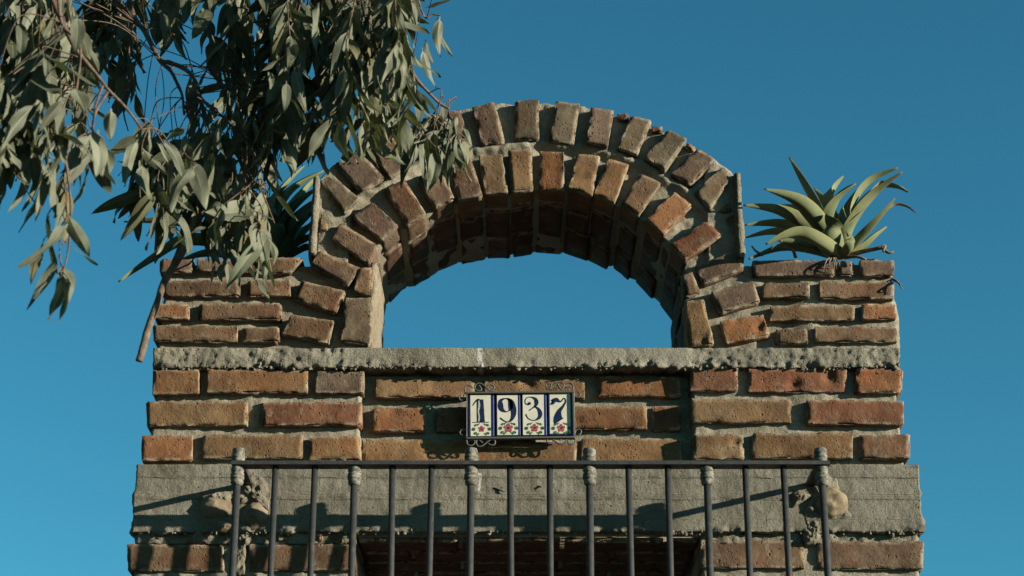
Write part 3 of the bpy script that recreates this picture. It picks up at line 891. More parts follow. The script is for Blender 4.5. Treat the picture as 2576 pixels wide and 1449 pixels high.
# ------------------------------------------------------------------ house number plaque
YT = -.006
pc = PS('P', 1290, 745, YT)
plaque = thing('number_plaque', 'four glazed tiles reading 1937 in an iron frame with wire scrolls on the recessed panel', 'number plaque', pc)
def pp(u, v, Y=YT): return PS('P', u, v, Y)
def bar_uv(name, u0, v0, u1, v1, ya, yb, mat, parent, r=.0012, skew=0.0):
    a = pp(u0, v1, ya); b = pp(u1, v0, ya)
    V, F = bevel_bar((a.x, ya, a.z), (b.x, yb, b.z), r)
    rot(V); return obj(name, V, F, mat, parent, smooth=False)
TILT = math.radians(.55)
def rot(V):
    for v in V:
        dx, dz = v.x-pc.x, v.z-pc.z
        v.x = pc.x+dx*math.cos(TILT)-dz*math.sin(TILT); v.z = pc.z+dx*math.sin(TILT)+dz*math.cos(TILT)
bar_uv('back_plate', 180, 275, 2390, 1235, YT+.010, YT+.016, MI, plaque)
for (u0, v0, u1, v1) in ((150, 262, 2425, 300), (150, 1205, 2425, 1248)):
    bar_uv('frame_bar', u0, v0, u1, v1, YT-.007, YT+.0095, MW, plaque)
for (u0, v0, u1, v1) in ((150, 302, 182, 1203), (2385, 302, 2425, 1203)):
    bar_uv('frame_bar', u0, v0, u1, v1, YT-.0068, YT+.0095, MW, plaque)
for (u0, v0) in ((330, 700), (2240, 700)):
    bar_uv('standoff', u0-50, v0-50, u0+50, v0+50, YT+.0162, YP+.004, MI, plaque)

def flat(name, polys, y, th, mat, parent):
    """thin painted shape: list of convex polys (world verts on plane) given thickness"""
    V = []; F = []
    for poly in polys:
        n = len(poly); b = len(V)
        for p in poly: V.append(Vector((p.x, y, p.z)))
        for p in poly: V.append(Vector((p.x, y+th, p.z)))
        ar = sum(poly[i].x*poly[(i+1) % n].z-poly[(i+1) % n].x*poly[i].z for i in range(n))
        f = list(range(b, b+n)); F.append(tuple(f if ar > 0 else f[::-1]))
        for i in range(n):
            j = (i+1) % n; F.append((b+i, b+n+i, b+n+j, b+j) if ar > 0 else (b+i, b+j, b+n+j, b+n+i))
    rot(V)
    return obj(name, V, F, mat, parent, smooth=False)
def ribbon(pts, sub=5):
    """variable-width stroke: (u,v,w) in plaque sheet units -> list of quads"""
    P3 = smooth_path([Vector((a, b, c)) for a, b, c in pts], sub)
    L = []; R = []
    for i, p in enumerate(P3):
        d = P3[min(i+1, len(P3)-1)]-P3[max(i-1, 0)]; d.z = 0
        d = d.normalized() if d.length else Vector((1, 0, 0)); nn = Vector((-d.y, d.x, 0))
        L.append(p+nn*p.z/2); R.append(p-nn*p.z/2)
    qs = []
    for i in range(len(P3)-1):
        qs.append([pp(a.x, a.y) for a in (L[i], L[i+1], R[i+1], R[i])])
    return qs
def disc(u, v, ru, rv, n=14): return [pp(u+ru*math.cos(2*math.pi*k/n), v+rv*math.sin(2*math.pi*k/n)) for k in range(n)]
def poly(*pts): return [pp(u, v) for u, v in pts]
FACE = YT-.0012
def fan(pts):   # non-convex outline -> triangles via ear clipping left to Blender: use quads by rows instead
    return [poly(*pts)]
DIG = {
 0: [poly((385, 430), (520, 430), (548, 905), (385, 905)), poly((290, 900), (632, 900), (632, 914), (290, 914))] + ribbon([(300, 555, 18), (350, 480, 22), (400, 432, 30), (440, 430, 20)]),
 1: ribbon([(990, 412, 20), (890, 450, 60), (880, 560, 112), (905, 640, 90), (985, 690, 28), (1055, 668, 22), (1090, 600, 90), (1085, 500, 90), (1050, 432, 40), (990, 412, 18)])
    + ribbon([(1010, 410, 22), (1100, 470, 80), (1135, 580, 120), (1152, 720, 108), (1110, 850, 60), (1030, 905, 20), (950, 880, 24), (895, 840, 28), (868, 815, 22)]),
 2: ribbon([(1470, 540, 40), (1410, 530, 18), (1392, 470, 18), (1430, 405, 18), (1520, 390, 22), (1605, 430, 60), (1632, 500, 84), (1610, 570, 50), (1545, 620, 20), (1478, 668, 24)])
    + ribbon([(1585, 588, 16), (1660, 630, 50), (1705, 720, 84), (1690, 810, 66), (1610, 870, 26), (1530, 872, 16), (1450, 830, 18), (1405, 745, 26)]) + [disc(1482, 522, 32, 30)],
 3: ribbon([(1950, 500, 110), (1962, 500, 100), (2010, 460, 90), (2060, 455, 84), (2110, 488, 40), (2150, 480, 26), (2200, 420, 22), (2235, 450, 26), (2232, 510, 34), (2175, 600, 50), (2105, 690, 90), (2080, 800, 160), (2085, 870, 205), (2100, 900, 226)]),
}
TILES = [((195, 318, 745, 1200), (248, 336, 672, 1192)), ((775, 318, 1290, 1196), (806, 348, 1238, 1176)),
         ((1318, 318, 1838, 1192), (1342, 334, 1782, 1178)), ((1868, 312, 2378, 1188), (1905, 320, 2335, 1156))]
FLOW = [((478, 1045), 30), ((1038, 1030), 44), ((1583, 1035), 38), ((2142, 1042), 38)]
for i in range(4):
    (a, b, c_, d) = TILES[i][0]; inn = TILES[i][1]
    t = bar_uv('tile', a, b, c_, d, YT, YT+.0095, MTB, plaque, .0018)
    flat('tile_face', [poly((inn[0], inn[1]), (inn[2], inn[1]), (inn[2], inn[3]), (inn[0], inn[3]))], YT-.0006, .0008, MTC, t)
    flat('numeral', DIG[i], FACE, .0007, MND, t)
    if i == 0:
        flat('worn_patch', ribbon([(425, 450, 22), (432, 560, 40), (415, 680, 26), (430, 800, 30), (418, 890, 26)]), FACE-.0002, .0006, MPW, t)
    (fu, fv), fr = FLOW[i]
    for k in range(5):
        an = -math.pi/2+k*2*math.pi/5; R_ = fr*1.45
        flat('petal', [disc(fu+R_*math.cos(an), fv+R_*math.sin(an), fr*.82, fr*.82)], FACE, .0007, MPR, t)
    flat('flower_eye', [disc(fu, fv, fr*.62, fr*.55)], FACE-.0001, .0007, MND, t)
    for sgn in (-1, 1):
        for (du, dv, w) in ((110, -85, 40), (150, 0, 74), (118, 85, 50), (60, -100, 24), (70, 105, 34)):
            u = fu+sgn*du*1.05; v = fv+dv
            flat('painted_leaf', ribbon([(u-sgn*30, v-12, 6), (u, v, w), (u+sgn*26, v+14, w*.7), (u+sgn*8, v+34, 8)], 4), FACE, .0007, MPG, t)
SCR = [[(150, 420), (40, 440), (15, 370), (60, 325)], [(150, 300), (130, 200), (170, 135), (250, 140), (300, 190)],
       [(665, 255), (530, 130), (430, 90), (350, 130), (345, 200), (420, 245), (480, 220), (430, 130)], [(665, 255), (730, 220), (745, 160), (690, 125), (620, 150), (600, 190)],
       [(1875, 225), (1825, 170), (1850, 115), (1910, 110), (1945, 160), (1890, 225)], [(1910, 235), (2040, 110), (2130, 85), (2200, 120), (2195, 190), (2140, 230), (2070, 100)],
       [(2395, 270), (2400, 180), (2360, 110), (2280, 105), (2235, 150), (2260, 195), (2350, 180)], [(2410, 290), (2430, 370), (2490, 400), (2540, 360), (2520, 300), (2475, 280)],
       [(165, 1180), (140, 1080), (80, 1055), (25, 1090), (30, 1150), (95, 1170)], [(160, 1240), (170, 1350), (240, 1390), (320, 1350), (320, 1280), (210, 1265)],
       [(495, 1335), (400, 1265), (360, 1310), (390, 1400), (480, 1400), (600, 1310), (680, 1265), (750, 1290), (740, 1370), (660, 1380), (615, 1350)],
       [(1890, 1245), (1840, 1290), (1870, 1355), (1940, 1360), (1980, 1325)], [(1930, 1250), (2050, 1345), (2150, 1380), (2240, 1340), (2235, 1260), (2190, 1245), (2100, 1300)],
       [(2430, 1240), (2425, 1330), (2370, 1385), (2300, 1370), (2270, 1290)], [(2425, 1150), (2450, 1090), (2520, 1070), (2555, 1110), (2530, 1180), (2490, 1195)]]
for s_ in SCR:
    pts = smooth_path([pp(u, v, YT-.001) for u, v in s_], 6)
    V, F = tube(pts, .0021, 6); rot(V); obj('scroll', V, F, MW, plaque)

# ------------------------------------------------------------------ agaves
def agave_leaf(parent, pts, width, thick=.009, twist=0.0, fold=.35, name='blade', up=None, mat=None):
    """pts: 3-D control points base->tip; channelled succulent blade with thickness"""
    path = smooth_path(pts, 7); n = len(path); across = 7
    V = []; F = []; mid = []; along = []
    side0 = None
    for i, p in enumerate(path):
        t = i/(n-1)
        d = (path[min(i+1, n-1)]-path[max(i-1, 0)]).normalized()
        ref = Vector(up) if up else Vector((0, 0, 1))
        s = d.cross(ref)
        if s.length < .2: s = d.cross(Vector((0, -1, .2)))
        s.normalize()
        if side0 is not None and s.dot(side0) < 0: s = -s
        side0 = s
        s = Quaternion(d, twist*(.3+.7*t)) @ s
        nn = s.cross(d).normalized()
        w = width*(.55+.45*math.sin(math.pi*min(1, .18+t*.62)))*(1-max(0, (t-.45)/.55)**1.8)*(1.0 if t < .985 else .25)
        w = max(w, .0022)
        th = thick*(1-t*.75)+.0012
        for k in range(across):
            u = -1+2*k/(across-1)
            V.append(p+s*u*w/2+nn*(fold*w*.5*u*u)); mid.append(abs(u)); along.append(t)
        for k in range(across):
            u = 1-2*k/(across-1)
            V.append(p+s*u*w/2*.985+nn*(fold*w*.5*u*u-th*(1-u*u*.9))); mid.append(abs(u)); along.append(t)
    m = across*2
    for i in range(n-1):
        for k in range(m):
            k2 = (k+1) % m; F.append((i*m+k, i*m+k2, (i+1)*m+k2, (i+1)*m+k))
    F.append(tuple(range(m-1, -1, -1))); F.append(tuple(range((n-1)*m, n*m)))
    o = obj(name, V, F, mat or MA, parent)
    for nm, arr in (('mid', mid), ('along', along)):
        a = o.data.attributes.new(nm, 'FLOAT', 'POINT'); a.data.foreach_set('value', arr)
    return o
def ag_pts(z, spec):   # list of (u,v,Y)
    return [PS(z, u, v, y) for u, v, y in spec]
YA = .10
agr = thing('agave_plant', 'sunlit grey green agave growing on the right pier beside the arch', 'agave', PS(5, 1370, 745, YA))
AR = [  # control points base->tip on sheet 5 with depth, width
 ([(1350, 735, .10), (1200, 600, .08), (1010, 480, .02), (785, 432, -.02)], .060, .2),
 ([(1355, 730, .08), (1265, 580, .04), (1120, 420, -.02), (910, 335, -.05)], .062, .5),
 ([(1365, 725, .12), (1250, 480, .14), (1160, 330, .15), (1065, 145, .15)], .048, .2),
 ([(1365, 725, .13), (1290, 520, .17), (1315, 370, .19), (1387, 255, .18)], .062, .4),
 ([(1370, 730, .09), (1320, 560, .08), (1350, 410, .06), (1462, 300, .03)], .072, .8),
 ([(1375, 730, .12), (1420, 480, .15), (1540, 300, .15), (1718, 205, .12)], .056, .3),
 ([(1380, 735, .10), (1440, 560, .08), (1570, 380, .05), (1745, 230, .0)], .062, .4),
 ([(1380, 730, .14), (1470, 480, .20), (1600, 330, .22), (1700, 320, .20), (1782, 352, .18)], .045, .2),
 ([(1385, 740, .08), (1480, 650, .04), (1590, 530, .0), (1698, 390, -.03)], .042, .5),
 ([(1360, 738, .05), (1330, 660, .0), (1300, 560, -.02), (1285, 488, .01)], .098, 1.0),
 ([(1345, 738, .12), (1200, 630, .14), (1000, 555, .14), (792, 552, .12)], .055, .1),
 ([(1345, 740, .13), (1150, 650, .18), (980, 600, .20), (798, 627, .20)], .045, .1),
 ([(1365, 742, .03), (1230, 655, -.05), (1090, 610, -.08), (918, 668, -.10)], .058, .3),
 ([(1340, 745, .10), (1150, 700, .10), (1000, 700, .08), (815, 757, .05)], .055, .0),
 ([(1372, 735, .10), (1360, 620, .10), (1380, 520, .10), (1385, 440, .11)], .042, .6),
 ([(1372, 742, .03), (1425, 700, -.01), (1440, 640, -.02), (1405, 592, -.01)], .045, .7),
 ([(1360, 732, .12), (1230, 560, .16), (1110, 470, .18), (960, 440, .18)], .050, .3),
 ([(1368, 728, .14), (1330, 520, .20), (1270, 420, .22), (1215, 330, .22)], .046, .3),
 ([(1380, 732, .12), (1450, 520, .14), (1530, 430, .14), (1620, 330, .12)], .050, .5),
 ([(1388, 742, .10), (1500, 690, .10), (1580, 620, .10), (1650, 560, .10)], .040, .4),
 ([(1375, 738, .06), (1400, 640, .02), (1430, 560, .0), (1500, 470, -.02)], .055, .8),
 ([(1350, 742, .08), (1220, 690, .04), (1100, 660, .02), (960, 640, .0)], .048, .2),
]
for sp, w, tw in AR: agave_leaf(agr, ag_pts(5, sp), w*.82, twist=tw, fold=.55)
agave_leaf(agr, ag_pts(5, [(1640, 470, .10), (1700, 430, .10), (1770, 440, .10), (1832, 483, .10)]), .012, .003, name='dry_blade', mat=MDRY)
def root(parent, z, spec, r0, r1, name='root', mat=None):
    pts = smooth_path(ag_pts(z, spec), 5); n = len(pts)
    V, F = tube(pts, [r0+(r1-r0)*i/(n-1) for i in range(n)], 6); return obj(name, V, F, mat or MDRY, parent)
root(agr, 5, [(1400, 745, .06), (1500, 715, .02), (1620, 690, -.01)], .007, .005, 'stalk')
root(agr, 5, [(1620, 690, -.01), (1640, 680, -.01), (1630, 715, -.02)], .005, .003, 'stalk')
root(agr, 5, [(1620, 690, -.01), (1660, 720, -.02), (1692, 715, -.02)], .005, .003, 'stalk')
root(agr, 5, [(1400, 750, .02), (1470, 745, -.01), (1525, 762, -.02)], .005, .003, 'stalk')
root(agr, 5, [(1100, 745, .02), (1080, 700, -.02), (1030, 680, -.03), (1000, 630, -.03)], .005, .0025, 'stalk')
root(agr, 5, [(900, 735, .06), (860, 710, .04), (835, 680, .04)], .004, .002, 'stalk')
for (a, b) in ((-60, 95), (-25, 60), (10, 110), (40, 50), (22, 75)):
    root(agr, 5, [(1330+a*.2, 745, .02), (1325+a*.6, 765, -.012), (1325+a*.85, 745+b*.6, -.018), (1325+a, 745+b, -.010)], .0024, .0009)
for sp in ([(1685, 880, .02), (1715, 895, -.01), (1745, 940, -.02)], [(1690, 885, .02), (1725, 905, -.02), (1735, 925, -.02)]):
    root(agr, 5, sp, .003, .0015)
agl = thing('agave_plant', 'shaded dark agave on the left pier behind the hanging leaves', 'agave', P(690, 655, .26))
AL = [
 ([(690, 652, .12), (600, 625, .10), (470, 610, .06), (390, 650, .02), (297, 708, -.02)], .060, .1),
 ([(690, 650, .12), (560, 590, .14), (430, 560, .15), (312, 557, .15)], .045, .1),
 ([(700, 650, .12), (690, 560, .14), (735, 480, .16), (815, 428, .16)], .070, .6),
 ([(705, 650, .10), (700, 580, .10), (745, 520, .11), (800, 470, .12)], .070, .6),
 ([(710, 650, .10), (735, 590, .12), (770, 550, .14), (812, 510, .15)], .062, .5),
 ([(710, 652, .12), (745, 615, .14), (775, 600, .15), (800, 575, .16)], .058, .4),
 ([(712, 654, .14), (745, 635, .18), (775, 625, .20), (800, 640, .20)], .05, .3),
 ([(695, 650, .12), (670, 580, .18), (700, 490, .22), (765, 415, .24)], .055, .4),
 ([(690, 650, .10), (655, 570, .06), (640, 510, .04), (600, 450, .02)], .062, .4),
 ([(688, 652, .10), (640, 610, .04), (590, 590, .0), (530, 600, -.03)], .060, .3),
 ([(690, 652, .14), (610, 560, .20), (560, 500, .22), (500, 470, .22)], .052, .3),
 ([(695, 650, .08), (690, 600, .02), (680, 560, .0), (690, 520, .0)], .066, .9),
 ([(688, 654, .10), (600, 645, .06), (520, 640, .02), (450, 655, -.01)], .045, .1),
]
AL += [([(705, 652, .20), (720, 560, .24), (760, 490, .26), (800, 440, .26)], .066, .5), ([(708, 652, .06), (740, 580, .06), (765, 540, .08), (795, 500, .1)], .066, .7),
       ([(712, 653, .22), (750, 600, .26), (780, 570, .28), (805, 545, .28)], .06, .4)]
for sp, w, tw in AL: agave_leaf(agl, [P(u, v, y*.5+.20) for u, v, y in sp], w, twist=tw, fold=.45)

# ------------------------------------------------------------------ eucalyptus
TRUNK = Vector((-3.1, -.35, GROUND_Z))
tree = thing('eucalyptus_tree', 'eucalyptus tree whose drooping leafy branches hang over the left pier', 'tree', TRUNK)
def limb(name, pts, r0, r1, mat=MT, sub=6, n=8, parent=tree, knots=0.0):
    path = smooth_path(pts, sub); m = len(path)
    rads = [r0+(r1-r0)*i/(m-1) for i in range(m)]
    if knots: rads = [r*(1+knots*N(p*45)) for r, p in zip(rads, path)]; path = [p+Vector((N(p*20), N(p*20+Vector((3, 0, 0))), N(p*20+Vector((0, 3, 0)))))*r0*knots*1.5 for p in path]
    V, F = tube(path, rads, n); return obj(name, V, F, mat, parent)
limb('trunk', [TRUNK, TRUNK+Vector((.05, 0, 1.5)), TRUNK+Vector((-.05, .05, 3.2)), TRUNK+Vector((.15, -.05, 4.8)), TRUNK+Vector((.3, 0, 6.2))], .17, .05, n=14, knots=.08)
LIMB1 = [TRUNK+Vector((-.02, .02, 3.0)), P(-700, -120, -.6), P(-200, -300, -.65), P(300, -290, -.6), P(800, -250, -.62), P(1030, -190, -.65)]
limb('branch', LIMB1, .06, .008, n=10, knots=.08)
LIMB2 = [TRUNK+Vector((-.05, .04, 2.4)), P(-900, 250, -1.0), P(-400, -60, -1.15), P(-60, -170, -1.2), P(260, -190, -1.2)]
limb('branch', LIMB2, .05, .008, n=10, knots=.08)
LIMB3 = [P(-200, -300, -.65), P(60, -260, -.35), P(400, -240, -.3), P(760, -230, -.35)]
limb('branch', LIMB3, .02, .006, n=8, knots=.08)
anchors = []
def addanch(pts, sub=10): anchors.extend(smooth_path(pts, sub))
for L in (LIMB1[1:], LIMB2[1:], LIMB3): addanch(L, 14)
# twigs that show in the gaps
TW = [
 ([(60, -170, -1.2), (150, 40, -1.15), (195, 130, -1.1), (258, 208, -1.08), (275, 228, -1.06), (330, 288, -1.0), (355, 325, -.98)], .0062, .0024),
 ([(258, 215, -1.08), (240, 270, -1.08), (233, 330, -1.08)], .0035, .0018), ([(272, 228, -1.06), (248, 268, -1.07), (236, 300, -1.08)], .0035, .002),
 ([(300, -250, -.62), (330, 20, -.62), (365, 80, -.64), (400, 150, -.66), (430, 180, -.68), (455, 230, -.7), (465, 290, -.7)], .0075, .0028),
 ([(403, 152, -.66), (455, 168, -.7), (485, 195, -.72), (490, 222, -.72), (520, 262, -.74), (560, 295, -.75), (605, 335, -.75)], .0055, .0024),
 ([(160, -180, -1.2), (150, 40, -1.18), (200, 110, -1.17), (195, 205, -1.15), (182, 260, -1.15)], .004, .002),
 ([(900, -240, -.62), (985, 60, -.62), (1038, 185, -.62), (1075, 230, -.62), (1105, 260, -.6), (1130, 275, -.6)], .006, .0022),
 ([(860, -240, -.66), (940, 140, -.64), (985, 255, -.62), (1005, 285, -.6), (1030, 305, -.6), (1062, 325, -.58), (1090, 330, -.58), (1140, 325, -.57)], .005, .0018),
 ([(1000, -200, -.62), (1060, 25, -.62), (1090, 35, -.62), (1112, 40, -.62)], .003, .0014),
 ([(150, 230, -1.15), (165, 400, -1.15), (178, 520, -1.12), (170, 640, -1.1), (150, 700, -1.1)], .0035, .0015),
 ([(605, 335, -.75), (640, 400, -.76), (655, 470, -.76), (690, 560, -.76)], .003, .0015),
 ([(310, -250, -.62), (325, 150, -.5), (310, 260, -.5), (322, 330, -.5)], .003, .0015),
]
for sp, r0, r1 in TW:
    pts = [P(*s) for s in sp]; limb('twig', pts, r0, r1, MTW, 6, 6, knots=.25); anchors.extend(smooth_path(pts, 8))
# bare broken stick hanging in front of the left pier
st = [P(560, 420, -.72), P(515, 520, -.72), P(488, 575, -.70), P(455, 640, -.70), P(418, 700, -.69), P(392, 770, -.69), P(371, 830, -.68), P(358, 880, -.68), P(350, 908, -.68)]
limb('bare_stick', st, .0075, .0085, MT, 5, 9, knots=.16); anchors.extend(st[:3])
limb('twig', [P(425, 690, -.69), P(450, 676, -.69), P(478, 662, -.70), P(492, 640, -.71)], .003, .0014, MTW, 4, 6, knots=.2)

# leaf shapes
LM = []
for k in range(18):
    g = random.Random(400+k)
    wd = g.uniform(.095, .175); sick = g.uniform(-.22, .22); curl = g.uniform(-.34, .34); fold = g.uniform(.05, .5); tw = g.uniform(-1.6, 1.6)*(.22 if k < 7 else 1)
    wave = g.uniform(.01, .045); ph = g.uniform(0, 6)
    rows = 11; cols = [-1, -.55, -.10, 0, .10, .55, 1]
    V = []; F = []; mid = []
    for i in range(rows+1):
        t = i/rows; s = max(0, (t-.10)/.90)
        if t < .10: w = .012
        else: w = wd*1.0*(math.sin(math.pi*min(1, s**.70))**.68)*(1-.38*s)+.006*(1-s)
        cx = sick*math.sin(math.pi*t*.9)*.9+sick*.5*t*t; cy = curl*t*t
        a = tw*t
        for u in cols:
            x = u*w; y = fold*w*abs(u)+wave*math.sin(t*9+ph+u*2)*abs(u)
            V.append(Vector((cx+x*math.cos(a)-y*math.sin(a), cy+x*math.sin(a)+y*math.cos(a), -t))); mid.append(abs(u))
    nc = len(cols)
    for i in range(rows):
        for j in range(nc-1): F.append((i*nc+j, i*nc+j+1, (i+1)*nc+j+1, (i+1)*nc+j))
    LM.append((V, F, mid))
leaves = []     # (variant, matrix, tone, weight)
GL = random.Random(55)
def leaf_at(p, direction, L, yaw=None, tone=None, weight=None):
    d = Vector(direction).normalized()
    q = Vector((0, 0, -1)).rotation_difference(d)
    y = GL.uniform(0, 2*math.pi) if yaw is None else yaw
    rotm = (q.to_matrix() @ Matrix.Rotation(y, 3, 'Z')).to_4x4()
    w = GL.uniform(.85, 1.3)
    mtx = Matrix.Translation(p) @ rotm @ Matrix.Diagonal((L*w, L*w, L, 1))
    leaves.append((GL.randrange(len(LM)), mtx, GL.random()**2 if tone is None else tone, L if weight is None else weight))
twV = []; twF = []
def strand(x, y, ylen, Y, dens=27.0, Lr=(.07, .135), spread=.40, dx=None, linkup=True, red=True):
    """thin hanging twig with alternating drooping leaves"""
    dx = GL.uniform(-35, 35) if dx is None else dx
    top = P(x, y, Y); bot = P(x+dx, y+ylen, Y+GL.uniform(-.05, .05)); midp = top.lerp(bot, .5)+Vector((GL.uniform(-.02, .02), GL.uniform(-.02, .02), 0))
    path = smooth_path([top, midp, bot], 5)
    r0, r1 = .0020, .0010
    V, F = tube(path, [r0+(r1-r0)*i/(len(path)-1) for i in range(len(path))], 4); b = len(twV)
    twV.extend(V); twF.extend([tuple(i+b for i in f) for f in F])
    if linkup:
        near = sorted((a for a in anchors if a.z > top.z-.01), key=lambda a: 2.4*math.hypot(a.x-top.x, a.y-top.y)+abs(a.z-top.z))[:9]
        best = GL.choice(near) if near else None
        if best is not None:
            d = (best-top)
            path2 = smooth_path([best, best.lerp(top, .5)+Vector((GL.uniform(-.04, .04), GL.uniform(-.04, .04), .02+.03*GL.random())), top], 5)
            V, F = tube(path2, .0013, 4); b = len(twV); twV.extend(V); twF.extend([tuple(i+b for i in f) for f in F])
    n = max(2, int(ylen/dens*1.22)); sgn = 1
    for i in range(n+1):
        t = i/n
        p = path[min(len(path)-1, int(t*(len(path)-1)))]
        sgn = -sgn
        d = Vector((sgn*spread*GL.uniform(.1, 1)+GL.uniform(-.12, .12), GL.uniform(-.4, .4), -1))
        if GL.random() < .07: d = Vector((sgn*GL.uniform(.6, 1.4), GL.uniform(-.3, .3), -.6))
        leaf_at(p, d, GL.uniform(*Lr))
def region(n, x0, x1, y0, y1, l0, l1, Ya, Yb, **kw):
    for _ in range(n):
        strand(GL.uniform(x0, x1), GL.uniform(y0, y1), GL.uniform(l0, l1), GL.uniform(Ya, Yb), **kw)
# left, near, sunlit curtain
region(12, 0, 190, -90, 60, 150, 230, -1.0, -.65)
region(9, -40, 150, 100, 260, 120, 190, -1.3, -1.0)
region(4, -30, 90, 280, 330, 60, 120, -1.25, -1.05)
region(3, 195, 270, 300, 340, 40, 80, -1.1, -1.0, Lr=(.09, .125))
strand(232, 335, 90, -1.08, dx=-10); strand(160, 440, 120, -1.14, dx=10, dens=32); strand(150, 640, 60, -1.1, dx=20, dens=22); strand(120, 540, 60, -1.12, dx=-8, dens=30)
region(6, -20, 230, -60, 120, 120, 200, -.95, -.6, dens=22)
region(4, 0, 160, 180, 330, 90, 150, -1.25, -.9, dens=22)
region(5, 340, 470, 335, 400, 110, 170, -.85, -.6, dens=22)
region(8, 860, 1060, -100, 20, 120, 170, -.85, -.5, dens=20)
region(16, 250, 1000, -330, -180, 90, 150, -1.0, -.5)
region(8, -250, 250, -300, -150, 90, 150, -1.3, -.9)
# shaded middle
region(10, 240, 330, -110, 20, 110, 170, -.5, -.2, dens=24)
region(9, 330, 480, -110, -30, 60, 110, -.55, -.2, dens=24)
region(2, 300, 345, 60, 160, 60, 100, -.5, -.35)
region(17, 480, 720, -110, 180, 150, 230, -.62, -.25, dens=22)
region(7, 540, 700, 150, 280, 90, 140, -.6, -.35)
# big sunlit mass
region(30, 690, 1040, -130, 60, 150, 230, -.95, -.45, dens=23)
region(15, 690, 960, 80, 230, 90, 150, -.9, -.5, dens=23)
region(6, 900, 1050, 120, 200, 60, 100, -.8, -.55, dens=22)
region(8, 700, 860, 230, 300, 50, 90, -.75, -.4, dens=24)
# curtain before the left pier
region(11, 350, 560, 300, 400, 70, 140, -.9, -.6, dens=24)
region(16, 470, 680, 330, 460, 80, 150, -.9, -.6, dens=24)
region(6, 560, 680, 500, 575, 50, 80, -.85, -.65, dens=24)
# tail over the arch
for (x, y, l, dx) in ((1010, 290, 50, 5), (1040, 310, 50, 8), (1060, 325, 40, 4), (1085, 300, 60, 10), (1110, 285, 60, 15), (1130, 290, 55, 22), (1090, 330, 40, 6), (1120, 325, 40, 16), (980, 270, 60, 0), (1150, 330, 20, 8)):
    strand(x, y, l, -.6+GL.uniform(-.06, .06), dens=22, dx=dx, Lr=(.07, .115), linkup=True)
def leaf_px(z, u0, v0, u1, v1, Y, wide=1.0, turn=.5):
    a = PS(z, u0, v0, Y); b = PS(z, u1, v1, Y+GL.uniform(-.03, .03)); d = b-a
    want = (Vector((.55, -1, .05))+Vector((GL.uniform(-1, 1), 0, GL.uniform(-.3, .3)))*turn).normalized()
    q = Vector((0, 0, -1)).rotation_difference(d.normalized())
    best = max((2*math.pi*k/24 for k in range(24)), key=lambda y: abs((q.to_matrix() @ (Matrix.Rotation(y, 3, 'Z') @ Vector((0, 1, 0)))).dot(want)))
    leaf_at(a, d, d.length, yaw=best, tone=GL.random()*.28, weight=.2)
    k, mtx, tone, w = leaves.pop(); s_ = wide/1.05
    leaves.append((k % 7, mtx @ Matrix.Diagonal((s_, s_, 1, 1)), tone, w))
for a in ((1000, 310, 860, 620, 1.25), (1110, 330, 1115, 705, 1.2), (1160, 440, 1030, 925, 1.2), (1200, 420, 1285, 930, .8), (1260, 460, 1318, 965, .8), (1400, 420, 1450, 815, 1.1),
          (1470, 500, 1478, 815, 1.1), (1520, 440, 1680, 790, 1.0), (1380, 360, 1350, 520, 1.5), (1560, 345, 1662, 500, 1.4), (1500, 230, 1525, 385, 1.5), (1375, 130, 1380, 295, 1.4),
          (1300, 220, 1290, 365, 1.4), (780, 300, 825, 560, 1.3), (660, 430, 775, 545, 1.3), (545, 580, 465, 815, 1.2), (590, 360, 612, 635, .8), (1010, 240, 945, 390, 1.3), (1140, 120, 1120, 295, 1.3),
          (1210, 440, 1210, 700, 1.0), (1340, 540, 1385, 640, 1.3), (1395, 300, 1400, 420, 1.2), (1210, 780, 1265, 875, 1.3), (1440, 420, 1520, 440, 1.6), (1380, 640, 1380, 800, 1.0)):
    leaf_px('L', a[0], a[1], a[2], a[3], -.58+GL.uniform(-.05, .05), a[4])
for a in ((1035, 560, 1065, 800, 1.5), (970, 520, 1000, 770, 1.4), (875, 690, 885, 1035, .8), (745, 760, 765, 1000, 1.0), (720, 770, 740, 940, 1.2), (1060, 780, 1062, 1040, .6), (800, 640, 790, 900, 1.1),
          (960, 600, 900, 640, 1.4), (620, 560, 615, 790, 1.2), (930, 200, 880, 400, 1.2), (1000, 60, 1060, 230, 1.7), (970, 390, 1125, 570, 1.2), (500, 380, 480, 590, 1.2), (660, 780, 650, 920, .8), (900, 730, 980, 890, 1.2)):
    leaf_px(3, a[0], a[1], a[2], a[3], -.72+GL.uniform(-.05, .05), a[4])
for a in ((530, 0, 540, 350, 1.1), (590, 20, 650, 370, 1.1), (300, 590, 320, 810, 1.2), (350, 610, 330, 840, 1.0), (220, 520, 200, 700, 1.0), (690, 730, 560, 860, 1.0), (650, 780, 690, 960, 1.3), (860, 250, 870, 370, 1.7),
          (1200, 380, 1150, 540, 1.5), (850, 520, 850, 820, 1.0), (910, 500, 890, 740, 1.0), (1100, 610, 1140, 820, 1.2), (1270, 640, 1360, 650, 1.8), (1400, 300, 1490, 470, 1.0), (1340, 770, 1350, 910, 1.4), (480, 380, 460, 770, .8)):
    leaf_px(2, a[0], a[1], a[2], a[3], -.9+GL.uniform(-.05, .05), a[4])
